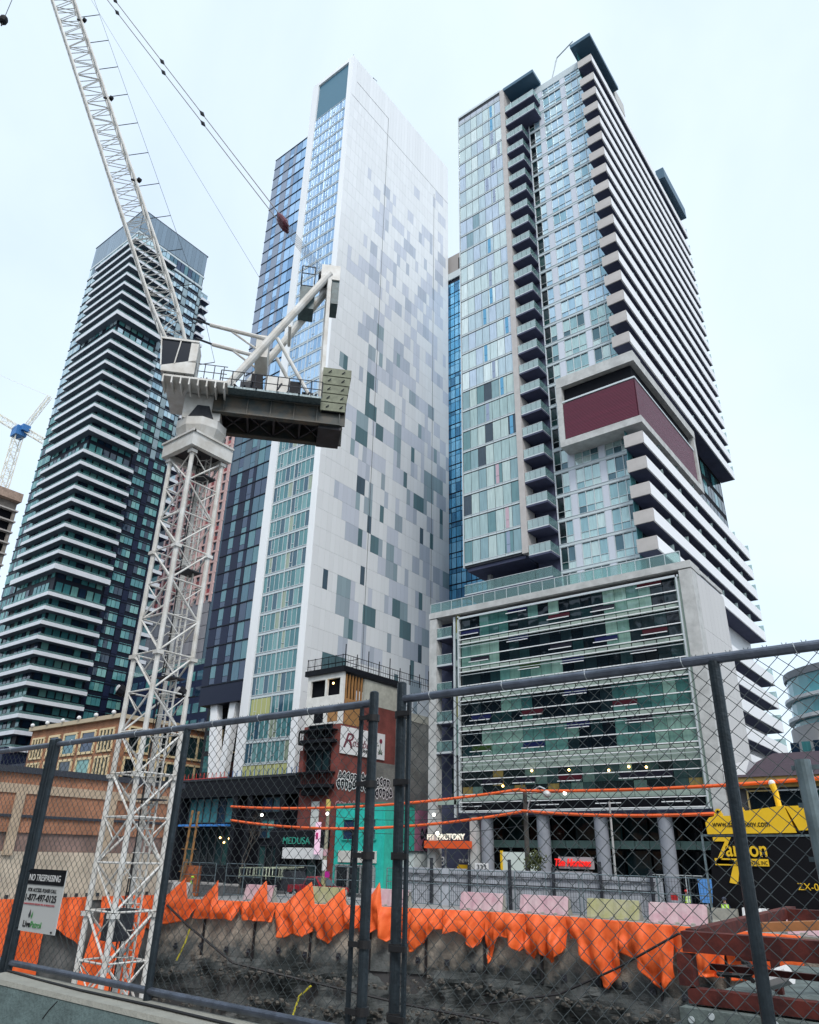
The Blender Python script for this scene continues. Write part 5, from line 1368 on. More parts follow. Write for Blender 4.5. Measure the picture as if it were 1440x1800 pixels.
for x0, x1, m, lb in bars_:
    yc = edge_y((x0+x1)/2)+.75
    t = thing('concrete_barrier', lb, 'barrier', ((x0+x1)/2, yc, ZB), 'barriers along the far edge of the pit')
    jersey(MB().mat(barr), x0, x1, yc, ZB, .85).build('body', t)
    if m is not barr:
        v = MB().mat(m); n = 12
        for i in range(n):
            a, b = x0+.02+(x1-x0-.04)*i/n, x0+.02+(x1-x0-.04)*(i+1)/n
            ya = yc-.32-.03*math.sin(i*1.9); yb = yc-.32-.03*math.sin((i+1)*1.9)
            v.quad((a, ya, ZB+.02), (b, yb, ZB+.02), (b, yb+.2, ZB+.93), (a, ya+.2, ZB+.93)).quad((a, ya+.2, ZB+.93), (b, yb+.2, ZB+.93), (b, yc+.15, ZB+.94), (a, yc+.15, ZB+.94))
        v.build('sheet', t)
# grey hoarding made of upright boards
t = thing('site_hoarding', 'grey hoarding of upright boards between the turquoise house and the wide round columns', 'hoarding', (-24, 44, GZ))
hp = Pieces('board', t); x = -34.8
rnd = random.Random(3)
while x < -16.6:
    wd = .62; hp.add(wd-.02, .05, 2.75 if x < -19.5 else 2.6, greyb if rnd.random() > .12 else whites if x > -22 else greyb, (x, 44.0+.04*rnd.random(), GZ)); x += wd
hp.flush()
m = MB().mat(darkg)
for i in range(7): m.box(-34.8+i*3.0, -34.7+i*3.0, 43.7, 43.95, GZ, 1.2+.35*(i % 2))
for z in (.1, .55): m.box(-34.8, -16.6, 43.9, 43.98, z, z+.05)
m.build('frame', t)
# see-through site fence panels in front of it
def temp_fence(x0, x1, y, lb, h=2.1, bars=.16):
    t = thing('temporary_fence', lb, 'fence', ((x0+x1)/2, y, ZB), 'thin steel fence panels beyond the pit')
    m = MB().mat(gsteel)
    for x in (x0, (x0+x1)/2, x1): MB().mat(gsteel).tube([(x, y, ZB), (x, y, ZB+h)], .035, 6).build('post', t)
    m = MB().mat(gsteel)
    for z in (.15, h*.62, h): m.tube([(x0, y, ZB+z), (x1, y, ZB+z)], .025, 5)
    m.build('rail', t)
    m = MB().mat(darkg); k = int((x1-x0)/bars)
    for i in range(k): m.bar((x0+i*bars, y, ZB+.15), (x0+i*bars, y, ZB+h), .012)
    for i in range(8): m.bar((x0, y, ZB+.15+i*.25), (x1, y, ZB+.15+i*.25), .010)
    m.build('mesh_infill', t)
for i, (a, b, y, lb) in enumerate([(-50, -46.2, 37.5, 'thin steel fence panel left of the ladder truck'), (-46, -42.2, 38.3, 'thin steel fence panel in front of the ladder truck'),
    (-42, -38.2, 39.4, 'thin steel fence panel in front of the red pickup'), (-38, -34.2, 40.9, 'thin steel fence panel between pickup and turquoise house'),
    (-34, -29.6, 41.9, 'thin steel fence panel before the turquoise house'), (-29.4, -25.2, 42.5, 'thin steel fence panel before the gym entrance'), (-25, -20.8, 43.1, 'thin steel fence panel below the lamp pole'),
    (-20.6, -16.2, 43.2, 'thin steel fence panel below the red coffee sign'), (-16.0, -12.6, 42.6, 'thin steel fence panel beside the crossing worker')]): temp_fence(a, b, y, lb)
# utility poles, cables
def pole(x, y, z1, r, m, name, lb, cat='pole'):
    t = thing(name, lb, cat, (x, y, GZ)); MB().mat(m).tube([(x, y, GZ), (x+.05, y, z1)], [r*1.15, r*.85], 10).build('shaft', t); return t
t = pole(-26.8, 48, 6.15, .17, mat('dark_pole', (.06, .055, .05), .8, var=.2, scale=4), 'utility_pole', 'dark utility pole with a curved lamp arm carrying the orange cables')
MB().mat(alu).tube([(-26.7, 48, 4.2), (-26.4, 47.8, 5.0), (-25.8, 47.5, 5.9), (-25.2, 47.3, 6.1), (-24.7, 47.2, 5.9)], .05, 6).build('lamp_arm', t)
MB().mat(mat('lamp_housing', (.5, .52, .52), .4)).ball((-24.6, 47.2, 5.6), .3, 10, 6, (1, 1, .8)).build('lamp_head', t)
MB().mat(darkg).bar((-26.7, 48, 5.2), (-25.6, 47.6, 4.9), .06).bar((-26.7, 48, 5.6), (-25.6, 47.6, 5.3), .06).build('bracket', t)
t = thing('hanging_basket', 'leafy basket hanging on the dark utility pole', 'plant', (-26.3, 48, 1.0))
g = MB().mat(foliage); rnd = random.Random(6)
for i in range(420):
    c = Vector((rnd.gauss(-26.2, .32), rnd.gauss(47.9, .3), rnd.gauss(1.5, .32))); a = Vector((rnd.uniform(-1, 1), rnd.uniform(-1, 1), rnd.uniform(-1, 1)))*.12; b = Vector((rnd.uniform(-1, 1), rnd.uniform(-1, 1), rnd.uniform(-1, 1)))*.07
    g.quad(c, c+a+b, c+a*1.8, c+a-b)
g.build('foliage', t)
t = pole(-20.2, 47, 5.0, .07, mat('pale_pole', (.42, .42, .41), .5), 'street_pole', 'thin pale pole in front of the coffee shop')
MB().mat(black).tube([(-20.1, 47, 4.3), (-20.9, 46.8, 4.0)], .03, 5).build('arm', t)
t = pole(-46.5, 49, 5.9, .16, mat('postered_pole', (.28, .27, .20), .8, var=.4, scale=5), 'utility_pole', 'pole pasted with pale posters beside the narrow brick house')
for z, h, m in ((-1.2, 1.2, yels), (.4, .8, whites), (1.5, .5, pinks), (5.0, .9, mat('yellow_tag', (.55, .45, .12), .6))): MB().mat(m).tube([(-46.5, 49, z), (-46.5, 49, z+h)], .20, 10).build('poster', t)
MB().mat(mat('magenta_notice', (.6, .02, .35), .5)).box(-46.2, -45.7, 48.8, 48.85, -.1, .35).build('notice', t)
t = thing('neon_sign', 'tall narrow pink and white lit sign on the narrow brick house', 'sign', (-56.9, 58.6, 3))
MB().mat(mat('pink_lit_sign', (.7, .5, .6), .5, emit=(1, .6, .85, .3))).box(-57.1, -56.5, 58.5, 58.7, 1.6, 4.6).build('panel', t)
MB().mat(mat('magenta_print', (.6, .03, .2), .5)).box(-56.95, -56.65, 58.46, 58.5, 3.0, 3.6).build('print', t)
t = pole(-40.9, 46, 3.2, .09, black, 'lamp_post', 'black slim lamp post in front of the turquoise house', 'lamp post')
MB().mat(black).ball((-40.9, 46, 3.3), .18, 8, 6).bar((-41.3, 46, 3.0), (-40.5, 46, 3.0), .05).build('lantern', t)
def sag(p, q, s, n=14): return [Vector(p).lerp(Vector(q), i/n)-Vector((0, 0, s*4*(i/n)*(1-i/n))) for i in range(n+1)]
def covered(pts, lb, g_='orange covered overhead cables', r=.10):
    o = MB().mat(orangep); n = len(pts)
    for k in range(n-1):
        a, b = Vector(pts[k]), Vector(pts[k+1]); m_ = max(1, int((b-a).length/1.4))
        for i in range(m_):
            p, q = a.lerp(b, i/m_), a.lerp(b, (i+.97)/m_); o.tube([p, q], r, 7)
    return tag(o.build('covered_cable'), lb, 'cable', g_)
covered(sag((-53.8, 44.5, 5.2), (-26.8, 47.6, 6.0), .55), 'upper orange cable from the bare twigs to the utility pole')
covered(sag((-53.6, 44.5, 4.1), (-26.8, 47.6, 4.55), .85), 'lower orange cable from the bare twigs to the utility pole')
covered(sag((-26.8, 47.6, 5.9), (-5.5, 44.0, 5.75), .25), 'upper orange cable running right from the utility pole past the plum roof')
covered(sag((-26.8, 47.6, 4.6), (-12.6, 44, 4.05), .2), 'lower orange cable running right from the utility pole to the yellow machine')
LL = ('white bulb nearest the bare sapling on the upper orange cable', 'white bulb left of the turquoise house roof', 'white bulb just above the gym letters', 'white bulb high on the column beside the gym', 'white bulb right of the utility pole lamp arm')
for i, f in enumerate(((-50.2, 44.9, 4.5), (-43.4, 45.7, 4.55), (-33.4, 46.8, 3.15), (-33.8, 46.9, 4.4), (-23.2, 47.0, 5.6))):
    tag(MB().mat(lampw).ball(f, .13, 8, 6).build('festoon_lamp'), LL[i], 'lamp', 'white bulbs by the orange cables')
w_ = MB().mat(darkg)
for z in (5.6, 4.9, 3.9): w_.tube(sag((-58, 46, z), (-46.5, 49, z-.3), .4), .02, 4).tube(sag((-46.5, 49, z-.3), (-26.8, 48, z-.2), .5), .02, 4)
tag(w_.build('overhead_wire'), 'thin dark wires strung between the two utility poles', 'wire')
# bare twigs hung with cable ends
def tree(x, y, z0, h, lb, seed, name='bare_tree', spread=1.0, r=.12, leafy=False):
    rnd = random.Random(seed); t = thing(name, lb, 'tree', (x, y, z0)); m = MB().mat(mat('bark', (.10, .085, .07), .9, var=.2)); tips = []
    def br(p, d, L, r, lv):
        q = p+d*L; mid = p+d*L*.5+Vector((rnd.uniform(-1, 1), rnd.uniform(-1, 1), rnd.uniform(-.3, .6)))*L*.08
        m.tube([p, mid, q], [r, r*.8, r*.6], 5, False)
        if lv == 0: tips.append(q); return
        for i in range(rnd.choice([2, 3, 3])):
            dd = (d+Vector((rnd.uniform(-1, 1)*spread, rnd.uniform(-1, 1)*spread, rnd.uniform(-.2, .7)))*.75).normalized()
            br(q if i < 2 else mid, dd, L*rnd.uniform(.6, .82), r*.6, lv-1)
    br(Vector((x, y, z0)), Vector((.03, 0, 1)), h*.3, r, 5); m.build('branches', t)
tree(-4.6, 60, GZ, 13.5, 'bare tree with a tangle of fine twigs behind the plum roof', 3, r=.16)
tree(-1.6, 64, GZ, 14, 'second bare tree, mostly beyond the silver post', 8, r=.16)
tree(-53.4, 46, GZ, 7.5, 'leafless sapling at the end of the orange cables', 12, r=.06)
# vehicles
def wheel(t, x, y, z, r=.38, wd=.25):
    o = MB().mat(rubberb).tube([(x, y-wd/2, z), (x, y+wd/2, z)], r, 16).build('wheel', t)
    sub('rim', MB().mat(alu).tube([(x, y-wd/2-.02, z), (x, y-wd/2+.02, z)], r*.55, 10), o)
def pickup(x, y, lb, m, name, van=False):
    t = thing(name, lb, 'truck', (x, y, GZ)); z = GZ
    MB().mat(m).hexa([(x-2.6, y-.95, z+.5), (x+2.7, y-.95, z+.5), (x+2.7, y+.95, z+.5), (x-2.6, y+.95, z+.5), (x-2.6, y-.92, z+1.05), (x+2.6, y-.9, z+1.0), (x+2.6, y+.9, z+1.0), (x-2.6, y+.92, z+1.05)]).build('body', t)
    o = MB().mat(m).hexa([(x-.9, y-.9, z+1.02), (x+1.25, y-.9, z+1.02), (x+1.25, y+.9, z+1.02), (x-.9, y+.9, z+1.02), (x-.6, y-.72, z+1.72), (x+.45, y-.72, z+1.72), (x+.45, y+.72, z+1.72), (x-.6, y+.72, z+1.72)]).build('cab', t)
    g = MB().mat(mat('car_glass', (.02, .03, .04), .08)).hexa([(x-.72, y-.90, z+1.1), (x+1.0, y-.90, z+1.1), (x+1.0, y-.86, z+1.1), (x-.72, y-.86, z+1.1), (x-.55, y-.76, z+1.62), (x+.42, y-.76, z+1.62), (x+.42, y-.7, z+1.62), (x-.55, y-.7, z+1.62)])
    sub('side_window', g, o)
    sub('windscreen', MB().mat(MATS['car_glass']).quad((x+1.26, y-.8, z+1.08), (x+1.26, y+.8, z+1.08), (x+.50, y+.66, z+1.68), (x+.50, y-.66, z+1.68)), o)
    for wx in (x-1.7, x+1.75):
        for wy in (y-.85, y+.85): wheel(t, wx, wy, z+.38)
    MB().mat(darkg).box(x+2.6, x+2.8, y-.95, y+.95, z+.4, z+.65).build('bumper', t)
    return t
pickup(-47.6, 49.5, 'red pickup truck parked beyond the pink wrapped barrier', mat('pickup_red', (.36, .015, .03), .3), 'pickup_truck')
t = thing('ladder_truck', 'dark flatbed truck with a pale ladder rack on top', 'truck', (-54.5, 50.5, GZ))
MB().mat(black).box(-57.6, -52.2, 49.6, 51.4, GZ+.5, GZ+1.3).build('bed', t)
MB().mat(darkg).hexa([(-52.2, 49.6, GZ+.5), (-50.4, 49.6, GZ+.5), (-50.4, 51.4, GZ+.5), (-52.2, 51.4, GZ+.5), (-52.2, 49.7, GZ+2.0), (-51.0, 49.7, GZ+2.0), (-51.0, 51.3, GZ+2.0), (-52.2, 51.3, GZ+2.0)]).build('cab', t)
rk = MB().mat(mat('pale_rack', (.50, .56, .42), .5))
for y in (49.5, 51.3): rk.bar((-57.6, y, GZ+2.15), (-51.2, y, GZ+2.35), .07).bar((-57.6, y, GZ+1.3), (-57.6, y, GZ+2.15), .06).bar((-54, y, GZ+1.3), (-54, y, GZ+2.2), .06)
for i in range(14): rk.bar((-57.4+i*.42, 49.5, GZ+2.2+i*.012), (-57.2+i*.42, 49.3, GZ+1.55), .05).bar((-57.4+i*.42, 49.5, GZ+2.2), (-57.4+i*.42, 51.3, GZ+2.2), .04)
rk.bar((-57.4, 49.3, GZ+1.55), (-51.6, 49.3, GZ+1.6), .05); rk.build('ladder_rack', t)
for wx in (-56.5, -51.3):
    for wy in (49.8, 51.2): wheel(t, wx, wy, GZ+.42, .42)
# black and yellow vacuum excavator
def machine():
    t = thing('vacuum_truck', 'tall black vacuum truck body with a yellow hood and yellow lettering', 'truck', (-9, 44, GZ))
    X0, X1, Y0, Y1 = -12.75, -2.5, 42.0, 44.6
    b = MB().mat(bodyb)
    b.hexa([(X0-.35, Y0, GZ+1.0), (X1, Y0, GZ+1.0), (X1, Y1, GZ+1.0), (X0-.35, Y1, GZ+1.0), (X0+.1, Y0, 3.15), (X1, Y0, 3.15), (X1, Y1, 3.15), (X0+.1, Y1, 3.15)])
    b.build('body', t)
    # hood with rounded front and lifting eyes
    pr = [(X0-.02, 2.95), (X0-.05, 3.5), (X0+.18, 3.75), (X0+.5, 3.82), (-11.3, 3.82), (-10.9, 4.02), (-8.95, 4.25), (-8.9, 4.25), (-8.55, 3.02)]
    h = MB().mat(yellow); n = len(pr); i = len(h.v)
    for y in (Y0-.12, Y1+.1): h.v += [(x, y, z) for x, z in pr]
    for j in range(n): h.f.append((i+j, i+(j+1) % n, i+n+(j+1) % n, i+n+j)); h.m.append(0)
    h.f.append(tuple(range(i, i+n))); h.f.append(tuple(range(i+n, i+2*n))[::-1]); h.m += [0, 0]
    h.build('hood', t)
    MB().mat(yellow).hexa([(-8.42, Y0-.1, 3.12), (X1, Y0-.1, 3.35), (X1, Y1, 3.35), (-8.42, Y1, 3.12), (-8.85, Y0-.1, 4.22), (X1, Y0-.1, 4.42), (X1, Y1, 4.42), (-8.85, Y1, 4.22)]).build('rear_hood', t)
    for x in (-7.9, -6.7): MB().mat(mat('hood_vent', (.42, .27, .02), .6)).box(x, x+.9, Y0-.13, Y0-.1, 3.6, 3.95).build('hood_vent', t)
    for x, z in ((-12.1, 3.82), (-11.0, 3.98)):
        e = MB().mat(yellow).prism([(0, 0), (1, 0)][:0] or [(x-.22, Y0-.08), (x+.22, Y0-.08), (x+.22, Y0+.0), (x-.22, Y0+.0)], z-.02, z+.12).tube([(x, Y0-.09, z+.18), (x, Y0+.01, z+.18)], .17, 12)
        e.mat(dark).tube([(x, Y0-.11, z+.2), (x, Y0-.09, z+.2)], .07, 8); e.build('lifting_eye', t)
    MB().mat(yellow).tube([(-9.35, 43, 4.2), (-9.4, 43, 5.0), (-9.5, 43, 5.35)], [.14, .14, .17], 10).build('exhaust', t)
    MB().mat(whites).ball((-9.5, 43, 5.4), .17, 10, 6).build('beacon', t)
    text('www.zanconenv.com', 'hood_lettering', t, (-12.45, Y0-.14, 3.3), 0, .42, black, width=2.75, ext=.005)
    text('Z', 'logo_initial', t, (-12.6, Y0-.08, 1.6), 0, 1.75, yellow, width=.95, ext=.01, bold=.02)
    text('ancon', 'logo_word', t, (-12.0, Y0-.08, 1.95), 0, 1.0, yellow, width=1.95, ext=.01, bold=.015)
    MB().mat(yellow).box(-12.6, -10.05, Y0-.09, Y0-.06, 1.52, 1.84).build('logo_bar', t)
    text('ENVIRONMENTAL INC', 'logo_caption', t, (-11.9, Y0-.1, 1.58), 0, .25, black, width=1.8, ext=.004)
    MB().mat(yellow).prism([], 0, 0) if 0 else MB().mat(yellow).hexa([(-12.05, Y0-.08, .75), (-11.65, Y0-.08, .68), (-11.65, Y0-.06, .68), (-12.05, Y0-.06, .75), (-11.75, Y0-.08, 1.5), (-11.45, Y0-.08, 1.5), (-11.45, Y0-.06, 1.5), (-11.75, Y0-.06, 1.5)]).build('logo_bucket', t)
    text('ZX-01', 'unit_number', t, (-8.95, Y0-.08, .55), 0, .42, yellow, ext=.004)
    MB().mat(gsteel).box(X0-.4, X0-.3, Y0-.05, Y0+.02, GZ, 3.0).box(X0-.3, -3, Y0-.04, Y0-.01, 2.85, 2.95).build('edge_post', t)
    MB().mat(darkg).box(-12, X1, 42.3, 44.4, GZ+.5, GZ+1.0).build('chassis', t)
    for x in (-11.5, -10.2, -5, -3.8):
        wheel(t, x, 42.35, GZ+.52, .52, .4)
machine()
# people: one skinned body each
def person(name, lb, joints, edges, root, mats_z, vest=None, helmet=None, lean=None):
    me = bpy.data.meshes.new('body'); me.from_pydata([j[0] for j in joints], edges, [])
    o = bpy.data.objects.new('body_src', me); COL.objects.link(o)
    sk = o.modifiers.new('s', 'SKIN'); ss = o.modifiers.new('d', 'SUBSURF'); ss.levels = ss.render_levels = 1
    for i, j in enumerate(joints):
        me.skin_vertices[0].data[i].radius = (j[1], j[2] if len(j) > 2 else j[1]); me.skin_vertices[0].data[i].use_root = (i == root)
    bpy.context.view_layer.update()
    m2 = bpy.data.meshes.new_from_object(o.evaluated_get(bpy.context.evaluated_depsgraph_get())); bpy.data.objects.remove(o)
    ms = [skin, hivis, denim, rubberb]
    for m in ms: m2.materials.append(m)
    for p in m2.polygons: p.material_index = mats_z(p.center); p.use_smooth = True
    return m2
def worker(x, y, z, rz, lb, hv=hivis, hm=None, s=1.0, walk=.25):
    J = [((0, 0, .95), .15, .11), ((0, 0, 1.15), .14, .10), ((0, 0, 1.38), .17, .11), ((0, .0, 1.50), .06), ((0, -.01, 1.60), .085), ((0, -.01, 1.70), .09),
         ((.20, 0, 1.40), .06), ((.27, .02, 1.14), .045), ((.25, -.12, .92), .035), ((.25, -.17, .84), .04),
         ((-.20, 0, 1.40), .06), ((-.27, -.04, 1.14), .045), ((-.25, .06, .92), .035), ((-.25, .04, .83), .04),
         ((.10, 0, .86), .10), ((.11, -walk, .48), .065), ((.11, -walk*.6, .10), .05), ((.11, -walk*.6-.14, .04), .045),
         ((-.10, 0, .86), .10), ((-.11, walk*.5, .48), .065), ((-.11, walk*1.1, .10), .05), ((-.11, walk*1.1-.14, .04), .045)]
    E_ = [(0, 1), (1, 2), (2, 3), (3, 4), (4, 5), (2, 6), (6, 7), (7, 8), (8, 9), (2, 10), (10, 11), (11, 12), (12, 13), (0, 14), (14, 15), (15, 16), (16, 17), (0, 18), (18, 19), (19, 20), (20, 21)]
    def mz(c):
        if c.z > 1.47 or (abs(c.x) > .2 and c.z < .9 and c.z > .78): return 0
        if c.z < .13: return 3
        return 2
    m2 = person('body', lb, J, E_, 0, mz)
    t = thing('person', lb, 'person', (x, y, z)); t.rotation_euler = (0, 0, rz); t.scale = (s, s, s)
    o = bpy.data.objects.new('body', m2); COL.objects.link(o); o.parent = t
    v = MB().mat(hv).prism([(-.2, -.13), (.2, -.13), (.22, 0), (.2, .13), (-.2, .13), (-.22, 0)], .98, 1.42).mat(whites).box(-.13, -.09, -.137, .137, .98, 1.43).box(.09, .13, -.137, .137, .98, 1.43).box(-.222, .222, -.134, .134, 1.1, 1.14)
    o = bpy.data.objects.new('vest', v.mesh('vest')); COL.objects.link(o); o.parent = t
    h = MB().mat(hm or yellow).ball((0, -.01, 1.72), .13, 12, 8, (1, 1.15, .85)).box(-.09, .09, -.2, -.1, 1.69, 1.71)
    o = bpy.data.objects.new('helmet', h.mesh('helmet', True)); COL.objects.link(o); o.parent = t
    f = MB().mat(skin).ball((0, -.105, 1.64), .022, 6, 4).mat(dark).ball((.035, -.09, 1.665), .012, 6, 4).ball((-.035, -.09, 1.665), .012, 6, 4).box(-.03, .03, -.098, -.088, 1.60, 1.606)
    o = bpy.data.objects.new('face', f.mesh('face')); COL.objects.link(o); o.parent = t
worker(-18.9, 55.5, GZ+.02, R(60), 'worker in dark clothes and lime vest walking along the far street', s=.95, hm=red)
worker(-12.3, 41.5, ZB-.62+.5, R(10), 'worker in lime vest seen over the white boarded barrier', hv=hivis, hm=mat('navy_helmet', (.05, .06, .1), .4), s=.80, walk=.05)
worker(-54.6, 42.0, GZ, R(150), 'worker with a lime helmet behind the bare barrier at the brick wall', hm=hivis, s=.88, walk=.05)
t = thing('barricade_sign', 'thin metal stand with a small red flag by the grey column', 'sign', (-18, 49, GZ))
MB().mat(alu).bar((-18.2, 49, GZ), (-18.2, 49, .9), .05).bar((-16.6, 49, GZ), (-16.6, 49, .9), .05).bar((-18.6, 49, .9), (-15.6, 49, .9), .05).build('frame', t)
MB().mat(red).box(-17.6, -17.2, 48.9, 48.93, -.45, -.1).build('flag', t)
t = thing('sandwich_board', 'bright blue notice board beside the grey round column', 'sign', (-15.9, 50, GZ))
MB().mat(mat('blue_notice', (.12, .35, .80), .5)).box(-16.2, -15.4, 49.9, 49.95, -.55, .75).build('panel', t); MB().mat(alu).box(-15.85, -15.75, 49.95, 50.0, GZ, .7).build('post', t)
t = thing('billboard', 'blank white board with a yellow edge in front of the shopfront', 'sign', (-33.6, 57, GZ))
MB().mat(mat('blank_green_white', (.62, .70, .66), .5)).box(-34.1, -31.0, 57, 57.1, .35, 2.1).build('panel', t)
MB().mat(yellow).box(-34.3, -34.1, 56.95, 57.1, -.9, 2.2).build('edge', t); MB().mat(darkg).box(-32.8, -32.7, 57.1, 57.2, GZ, .35).build('post', t)
t = thing('orange_bin', 'rust orange round tank beside the beige pilaster', 'tank', (-49.9, 40, GZ))
MB().mat(mat('rust_orange', (.35, .10, .03), .8, var=.3)).tube([(-57.3, 44, GZ), (-57.3, 44, .5)], .75, 16).build('drum', t)
tl = MB().mat(hoist)
for a, b in (((-59.6, 44.6, GZ), (-59.2, 44.6, 5.0)), ((-58.6, 44.6, GZ), (-58.3, 44.6, 4.9)), ((-57.5, 43, GZ), (-56.9, 43, 1.0))): tl.bar(a, b, .14)
for z in (0, 1.8, 3.6): tl.bar((-60.0, 44.6, z), (-58.0, 44.6, z), .06)
tag(tl.build('scaffold'), 'rough timber scaffold at the corner beside the beige pilaster', 'scaffold')

# ================================================================== PIT EDGE NEAR: steel frame on concrete
t = thing('steel_skid', 'rust red welded steel frame resting on concrete blocks at right', 'frame', (-3, 18, -.9))
def beam(a, b, w_, h_, nm='beam'): MB().mat(redp).bar(a, b, w_, h_).build(nm, t)
beam((-5.6, 16, .25), (1.5, 16, .25), .30, .34); beam((-5.6, 16, -.62), (1.5, 16, -.62), .30, .24)
beam((-5.6, 16, -.47), (-5.6, 16, .04), .28, .28, 'post'); beam((-5.5, 16.2, .32), (-5.5, 24.5, .45), .24, .24)
beam((-4.35, 17.3, -.62), (-4.35, 17.3, .1), .14, .14, 'post'); beam((-5.3, 16.4, -.18), (1.2, 16.4, -.22), .10, .10); beam((-5.3, 18.2, -.18), (-3.5, 17.0, .06), .10, .10)
beam((-3.6, 19, .30), (1.5, 20, .62), .3, .34); beam((-5.4, 23.6, .4), (2, 23.6, .4), .3, .3)
MB().mat(mat('brown_timber', (.30, .12, .04), .8, var=.2)).bar((-4.6, 17.6, .46), (1.8, 22.4, .86), .22, .16).build('timber', t)
o = tag(MB().mat(whites).tube([(-4.55, 16.9, -.42), (-4.0, 16.8, -.22)], .16, 10).build('pipe_offcut'), 'short white pipe offcut lying inside the red frame', 'pipe')
o = tag(MB().mat(rubberb).tube([(-5.1+.32*math.cos(a*.6), 17.2+.25*math.sin(a*.6), -.44+.012*a) for a in range(24)], .045, 5).build('coiled_hose'), 'black hose coiled inside the red frame', 'hose')
bl = mat('algae_block', (.10, .125, .12), .9, var=.35, scale=2.2, bump=.5, bscale=12)
t = thing('concrete_block', 'mossy concrete slab with coin sized bolts under the red frame', 'block', (-3, 17, -1.5), 'concrete blocks under the steel frame')
MB().mat(bl).box(-5.7, 2.5, 15.6, 24, -1.15, -.78).build('slab', t)
for i in range(16):
    x = -5.5+i*.36+.1*math.sin(i*3.1); MB().mat(alu).tube([(x, 15.6, -.95+.1*math.sin(i*2)), (x, 15.57, -.95+.1*math.sin(i*2))], .055, 10).build('bolt', t)
t = thing('concrete_block', 'larger stained concrete block below the bolted slab', 'block', (-3, 17, -3), 'concrete blocks under the steel frame')
MB().mat(bl).box(-6.1, 2.5, 15.2, 24, -5.5, -1.17).build('body', t)
for i in range(14):
    x = -5.7+i*.4+.12*math.sin(i*2.3); MB().mat(alu).tube([(x, 15.2, -1.5+.12*math.sin(i*4)), (x, 15.17, -1.5+.12*math.sin(i*4))], .05, 10).build('bolt', t)
MB().mat(rubble).box(-3.2, 3, 16.5, 24, -.77, -.62).build('loose_planks', t)

# ================================================================== NEAR EDGE: barrier, fence, sign
m = MB().mat(barrf)
XA, XB = -6.12, 3
pr = [(2.50, 0), (2.54, .10), (2.86, .45), (2.985, .745), (3.22, .765), (3.3, .3), (3.4, 0)]
t = thing('jersey_barrier', 'dark algae stained concrete barrier under the near fence', 'barrier', (-3, 3, 0))
i = len(m.v); k = len(pr)
for x in (XA, XB): m.v += [(x, y, z) for y, z in pr]
for j in range(k): m.f.append((i+j, i+(j+1) % k, i+k+(j+1) % k, i+k+j)); m.m.append(0)
m.f.append(tuple(range(i, i+k))[::-1]); m.f.append(tuple(range(i+k, i+2*k))); m.m += [0, 0]
m.build('body', t)
MB().mat(barr).hexa([(XA+.01, 2.980, .746), (XB, 2.980, .746), (XB, 3.225, .766), (XA+.01, 3.225, .766), (XA+.01, 2.995, .772), (XB, 2.995, .772), (XB, 3.215, .782), (XA+.01, 3.215, .782)]).build('top_edge', t)
MB().mat(rubberb).tube([(-5.05, 2.978, .735), (-5.09, 2.955, .685), (-5.11, 2.935, .64)], .003, 4).build('hairline_crack', t)
hs = MB().mat(rubberb).tube([(-6.1, 3.16, .79), (-5.6, 3.13, .785), (-5.0, 3.10, .785), (-4.2, 3.10, .787), (-3.3, 3.08, .785), (-2.4, 3.09, .787), (-1, 3.10, .787)], .008, 5)
tag(hs.build('cable'), 'thin black cable lying along the barrier top', 'cable')
rb = MB().mat(rubble); rnd = random.Random(31)
for i in range(2200):
    x = rnd.uniform(-8, -1.5); y = 3.5+rnd.random()*1.6; s = rnd.uniform(.008, .04); z = .12+.10*noise.noise(Vector((x, y, 2)))
    a = rnd.uniform(0, 3); rb.bar((x, y, z), (x+s*math.cos(a), y+s*math.sin(a), z+s*.4), s, s*.7)
rb.box(-9, 14, 3.42, 4.9, -12, .10)
o = rb.build('rubble'); o['kind'] = 'stuff'

YF = 3.2; Zb, Zt = .83, 2.385
def fence_panel(x0, x1, posts, lb, zt=Zt, seed=1):
    t = thing('chain_link_fence', lb, 'fence', ((x0+x1)/2, YF, .7), 'chain link panels on the near barrier')
    for (x, r, lean, zz) in posts:
        o = MB().mat(galv).tube([(x, YF, .70), (x+lean, YF, zz)], r, 14).ball((x+lean, YF, zz), r, 12, 5, (1, 1, .5)).build('post', t, smooth=False)
    MB().mat(railm).tube([(x0, YF, zt), (x1, YF, zt)], .0215, 16).build('top_rail', t)
    MB().mat(railm).tube([(x0, YF, Zb), (x1, YF, Zb)], .021, 16).build('bottom_rail', t)
    wp = .0365; nr = 1; m = MB().mat(wirem); rh = .0345; n = int((x1-x0)/wp); rows = int((zt+.03-Zb+.02)/rh)
    for i in range(n):
        xa, xb = x0+i*wp, x0+(i+1)*wp; pts = []
        for k in range(rows+1):
            z = Zb-.02+k*rh; odd = (k+i) % 2
            wob = .007*noise.noise(Vector((i*.06, z*2.0, seed))); wx = .006*noise.noise(Vector((i*.11, z*1.7, seed+9)))
            pts.append((xa+wx if not odd else xb+wx, YF+.024+(.0035 if odd else -.0035)+wob, z))
        for p, q in zip(pts, pts[1:]): m.tube([p, q], 0.00175, 3, False)
        # twisted barbs along the top
        p = pts[-1]; m.tube([p, (p[0]+(.010 if i % 2 else -.008), p[1]-.01, p[2]+.020)], 0.00175, 3, False)
    o = m.build('chain_mesh', t); o['kind'] = 'stuff'
    tw = MB().mat(alu)
    for i in range(int((x1-x0)/.45)):
        x = x0+.2+i*.45; tw.tube([(x+.004*j, YF+.024*math.cos(j*1.05), zt+.024*math.sin(j*1.05)) for j in range(7)], .0022, 4)
    o = tw.build('tie_wire', t)
    return t
